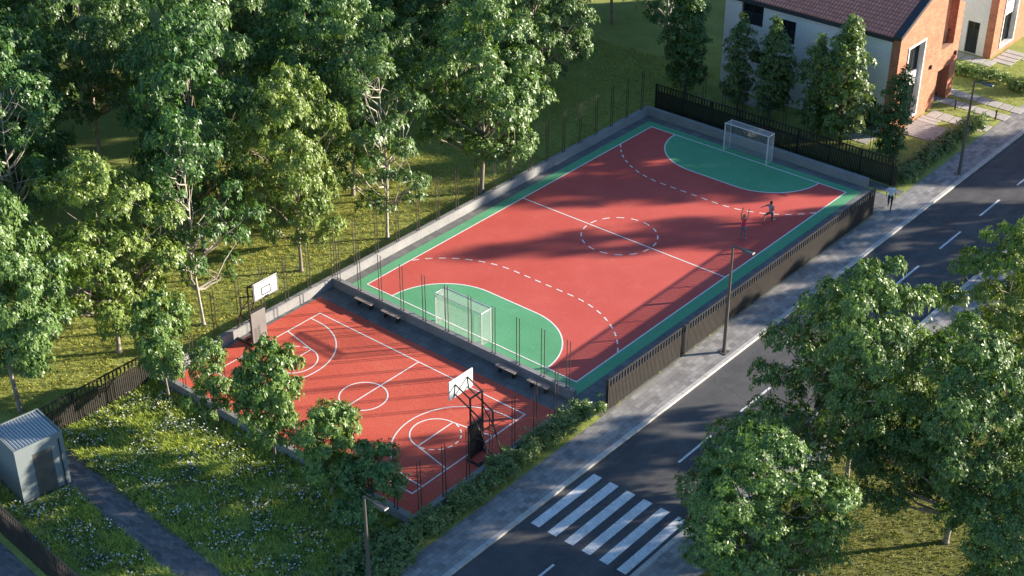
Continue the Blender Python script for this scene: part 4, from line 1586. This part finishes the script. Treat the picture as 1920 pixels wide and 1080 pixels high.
def radii(J, f=1.0, fem=False):
    rd = dict(pelvis=(0.145, 0.11), waist=(0.125 if fem else 0.14, 0.095), chest=(0.16 if fem else 0.175, 0.115), neck=0.055, head=(0.078, 0.095), crown=(0.06, 0.07),
              shoulder=0.062 if fem else 0.07, elbow=0.042, wrist=0.028, hip=0.09, knee=0.058, ankle=0.038, toe=(0.042, 0.03))
    out = {}
    for k, v in J.items():
        r = rd[k.split('_')[0]]
        r = tuple(q * f for q in r) if hasattr(r, '__len__') else r * f
        out[k] = (*v, r)
    return out


# girl with both arms up, facing +y
t = thing('person', 'woman in a red top and grey leggings reaching both arms up on the red pitch', 'person', (5.8, 4.36, 0), R(12))
J = dict(pelvis=(0, 0, 0.90), waist=(0, 0.01, 1.06), chest=(0, 0.0, 1.26), neck=(0, 0.0, 1.42), head=(0, 0.02, 1.53), crown=(0, 0.02, 1.60),
         shoulder_l=(-0.16, 0, 1.37), elbow_l=(-0.21, 0.06, 1.63), wrist_l=(-0.17, 0.12, 1.86), shoulder_r=(0.16, 0, 1.37), elbow_r=(0.22, 0.07, 1.62), wrist_r=(0.19, 0.14, 1.84),
         hip_l=(-0.09, 0, 0.84), knee_l=(-0.10, 0.03, 0.47), ankle_l=(-0.11, -0.02, 0.085), toe_l=(-0.125, 0.14, 0.045),
         hip_r=(0.09, 0, 0.84), knee_r=(0.115, 0.06, 0.47), ankle_r=(0.13, 0.05, 0.085), toe_r=(0.15, 0.21, 0.045))
J = radii(J, 0.92, True)
E_ = body_edges()
for s in 'lr':
    add_hand(J, E_, s, J['wrist_' + s][:3], (0, 0.25, 1), (0, 1, -0.2))
mats = [mat_c('red_top', (0.75, 0.03, 0.09)), SKIN, mat_c('grey_leggings', (0.15, 0.15, 0.17)), mat_c('white_shoes', (0.6, 0.58, 0.55))]
bd = skin_body('body', J, E_, 'pelvis', mats, region_for(0, 1, 1, 2, 3), t)
face(t, (0, 0.015, 1.545), (0, 1, 0.15), SKIN, mat_c('fair_hair', (0.38, 0.20, 0.09)), True)

# man down on one knee, facing -y
t = thing('person', 'man in a grey vest and dark shorts down on one knee, one arm stretched out', 'person', (5.85, 7.35, 0), R(-8))
J = dict(pelvis=(0, 0.05, 0.58), waist=(0, 0.02, 0.74), chest=(0, -0.02, 0.95), neck=(0, -0.04, 1.12), head=(0, -0.07, 1.24), crown=(0, -0.06, 1.31),
         shoulder_l=(0.18, -0.03, 1.07), elbow_l=(0.24, -0.10, 0.84), wrist_l=(0.12, -0.28, 0.76),
         shoulder_r=(-0.18, -0.06, 1.07), elbow_r=(-0.27, -0.30, 1.04), wrist_r=(-0.24, -0.55, 1.08),
         hip_r=(-0.10, 0.0, 0.55), knee_r=(-0.13, -0.42, 0.50), ankle_r=(-0.13, -0.46, 0.09), toe_r=(-0.14, -0.63, 0.045),
         hip_l=(0.10, 0.05, 0.53), knee_l=(0.12, 0.02, 0.065), ankle_l=(0.12, 0.42, 0.07), toe_l=(0.12, 0.50, 0.035))
J = radii(J, 1.0)
E_ = body_edges()
add_hand(J, E_, 'l', J['wrist_l'][:3], (-0.5, -0.7, -0.1), (0, 0.2, -1))
add_hand(J, E_, 'r', J['wrist_r'][:3], (0.1, -1, 0.1), (0, -0.1, -1))
mats = [mat_c('grey_vest', (0.38, 0.34, 0.35)), SKIN2, mat_c('dark_shorts', (0.075, 0.075, 0.085)), M['black']]
def rg(a, c, base=region_for(0, 1, 1, 2, 3, False)):
    n = {a.split('_')[0], c.split('_')[0]}
    if n == {'knee', 'ankle'}: return 1
    return base(a, c)
skin_body('body', J, E_, 'pelvis', mats, rg, t)
face(t, (0, -0.075, 1.255), (0, -1, 0), SKIN2, mat_c('brown_hair', (0.10, 0.055, 0.035)))

# man walking down the sidewalk
t = thing('person', 'man in a light blue shirt and navy trousers walking on the sidewalk', 'person', (10.62, 13.3, 0.006), R(20))
J = dict(pelvis=(0, 0, 0.96), waist=(0, 0, 1.13), chest=(0, -0.01, 1.34), neck=(0, -0.02, 1.52), head=(0, -0.05, 1.64), crown=(0, -0.045, 1.71),
         shoulder_l=(0.19, 0, 1.45), elbow_l=(0.25, 0.10, 1.19), wrist_l=(0.25, 0.02, 0.95),
         shoulder_r=(-0.19, 0, 1.45), elbow_r=(-0.27, -0.03, 1.19), wrist_r=(-0.23, -0.20, 1.00),
         hip_l=(0.10, 0, 0.90), knee_l=(0.11, -0.15, 0.50), ankle_l=(0.10, -0.24, 0.09), toe_l=(0.11, -0.41, 0.05),
         hip_r=(-0.10, 0, 0.90), knee_r=(-0.10, 0.06, 0.49), ankle_r=(-0.10, 0.33, 0.15), toe_r=(-0.11, 0.21, 0.045))
J = radii(J, 1.0)
E_ = body_edges()
add_hand(J, E_, 'l', J['wrist_l'][:3], (0, -0.15, -1), (-1, 0, 0))
add_hand(J, E_, 'r', J['wrist_r'][:3], (0.05, -0.4, -0.8), (1, 0, 0))
mats = [mat_c('light_blue_shirt', (0.60, 0.70, 0.75)), SKIN, mat_c('navy_trousers', (0.02, 0.025, 0.045)), M['black']]
skin_body('body', J, E_, 'pelvis', mats, region_for(0, 0, 1, 2, 3), t)
face(t, (0, -0.055, 1.655), (0, -1, -0.05), SKIN, mat_c('dark_hair', (0.02, 0.015, 0.012)))
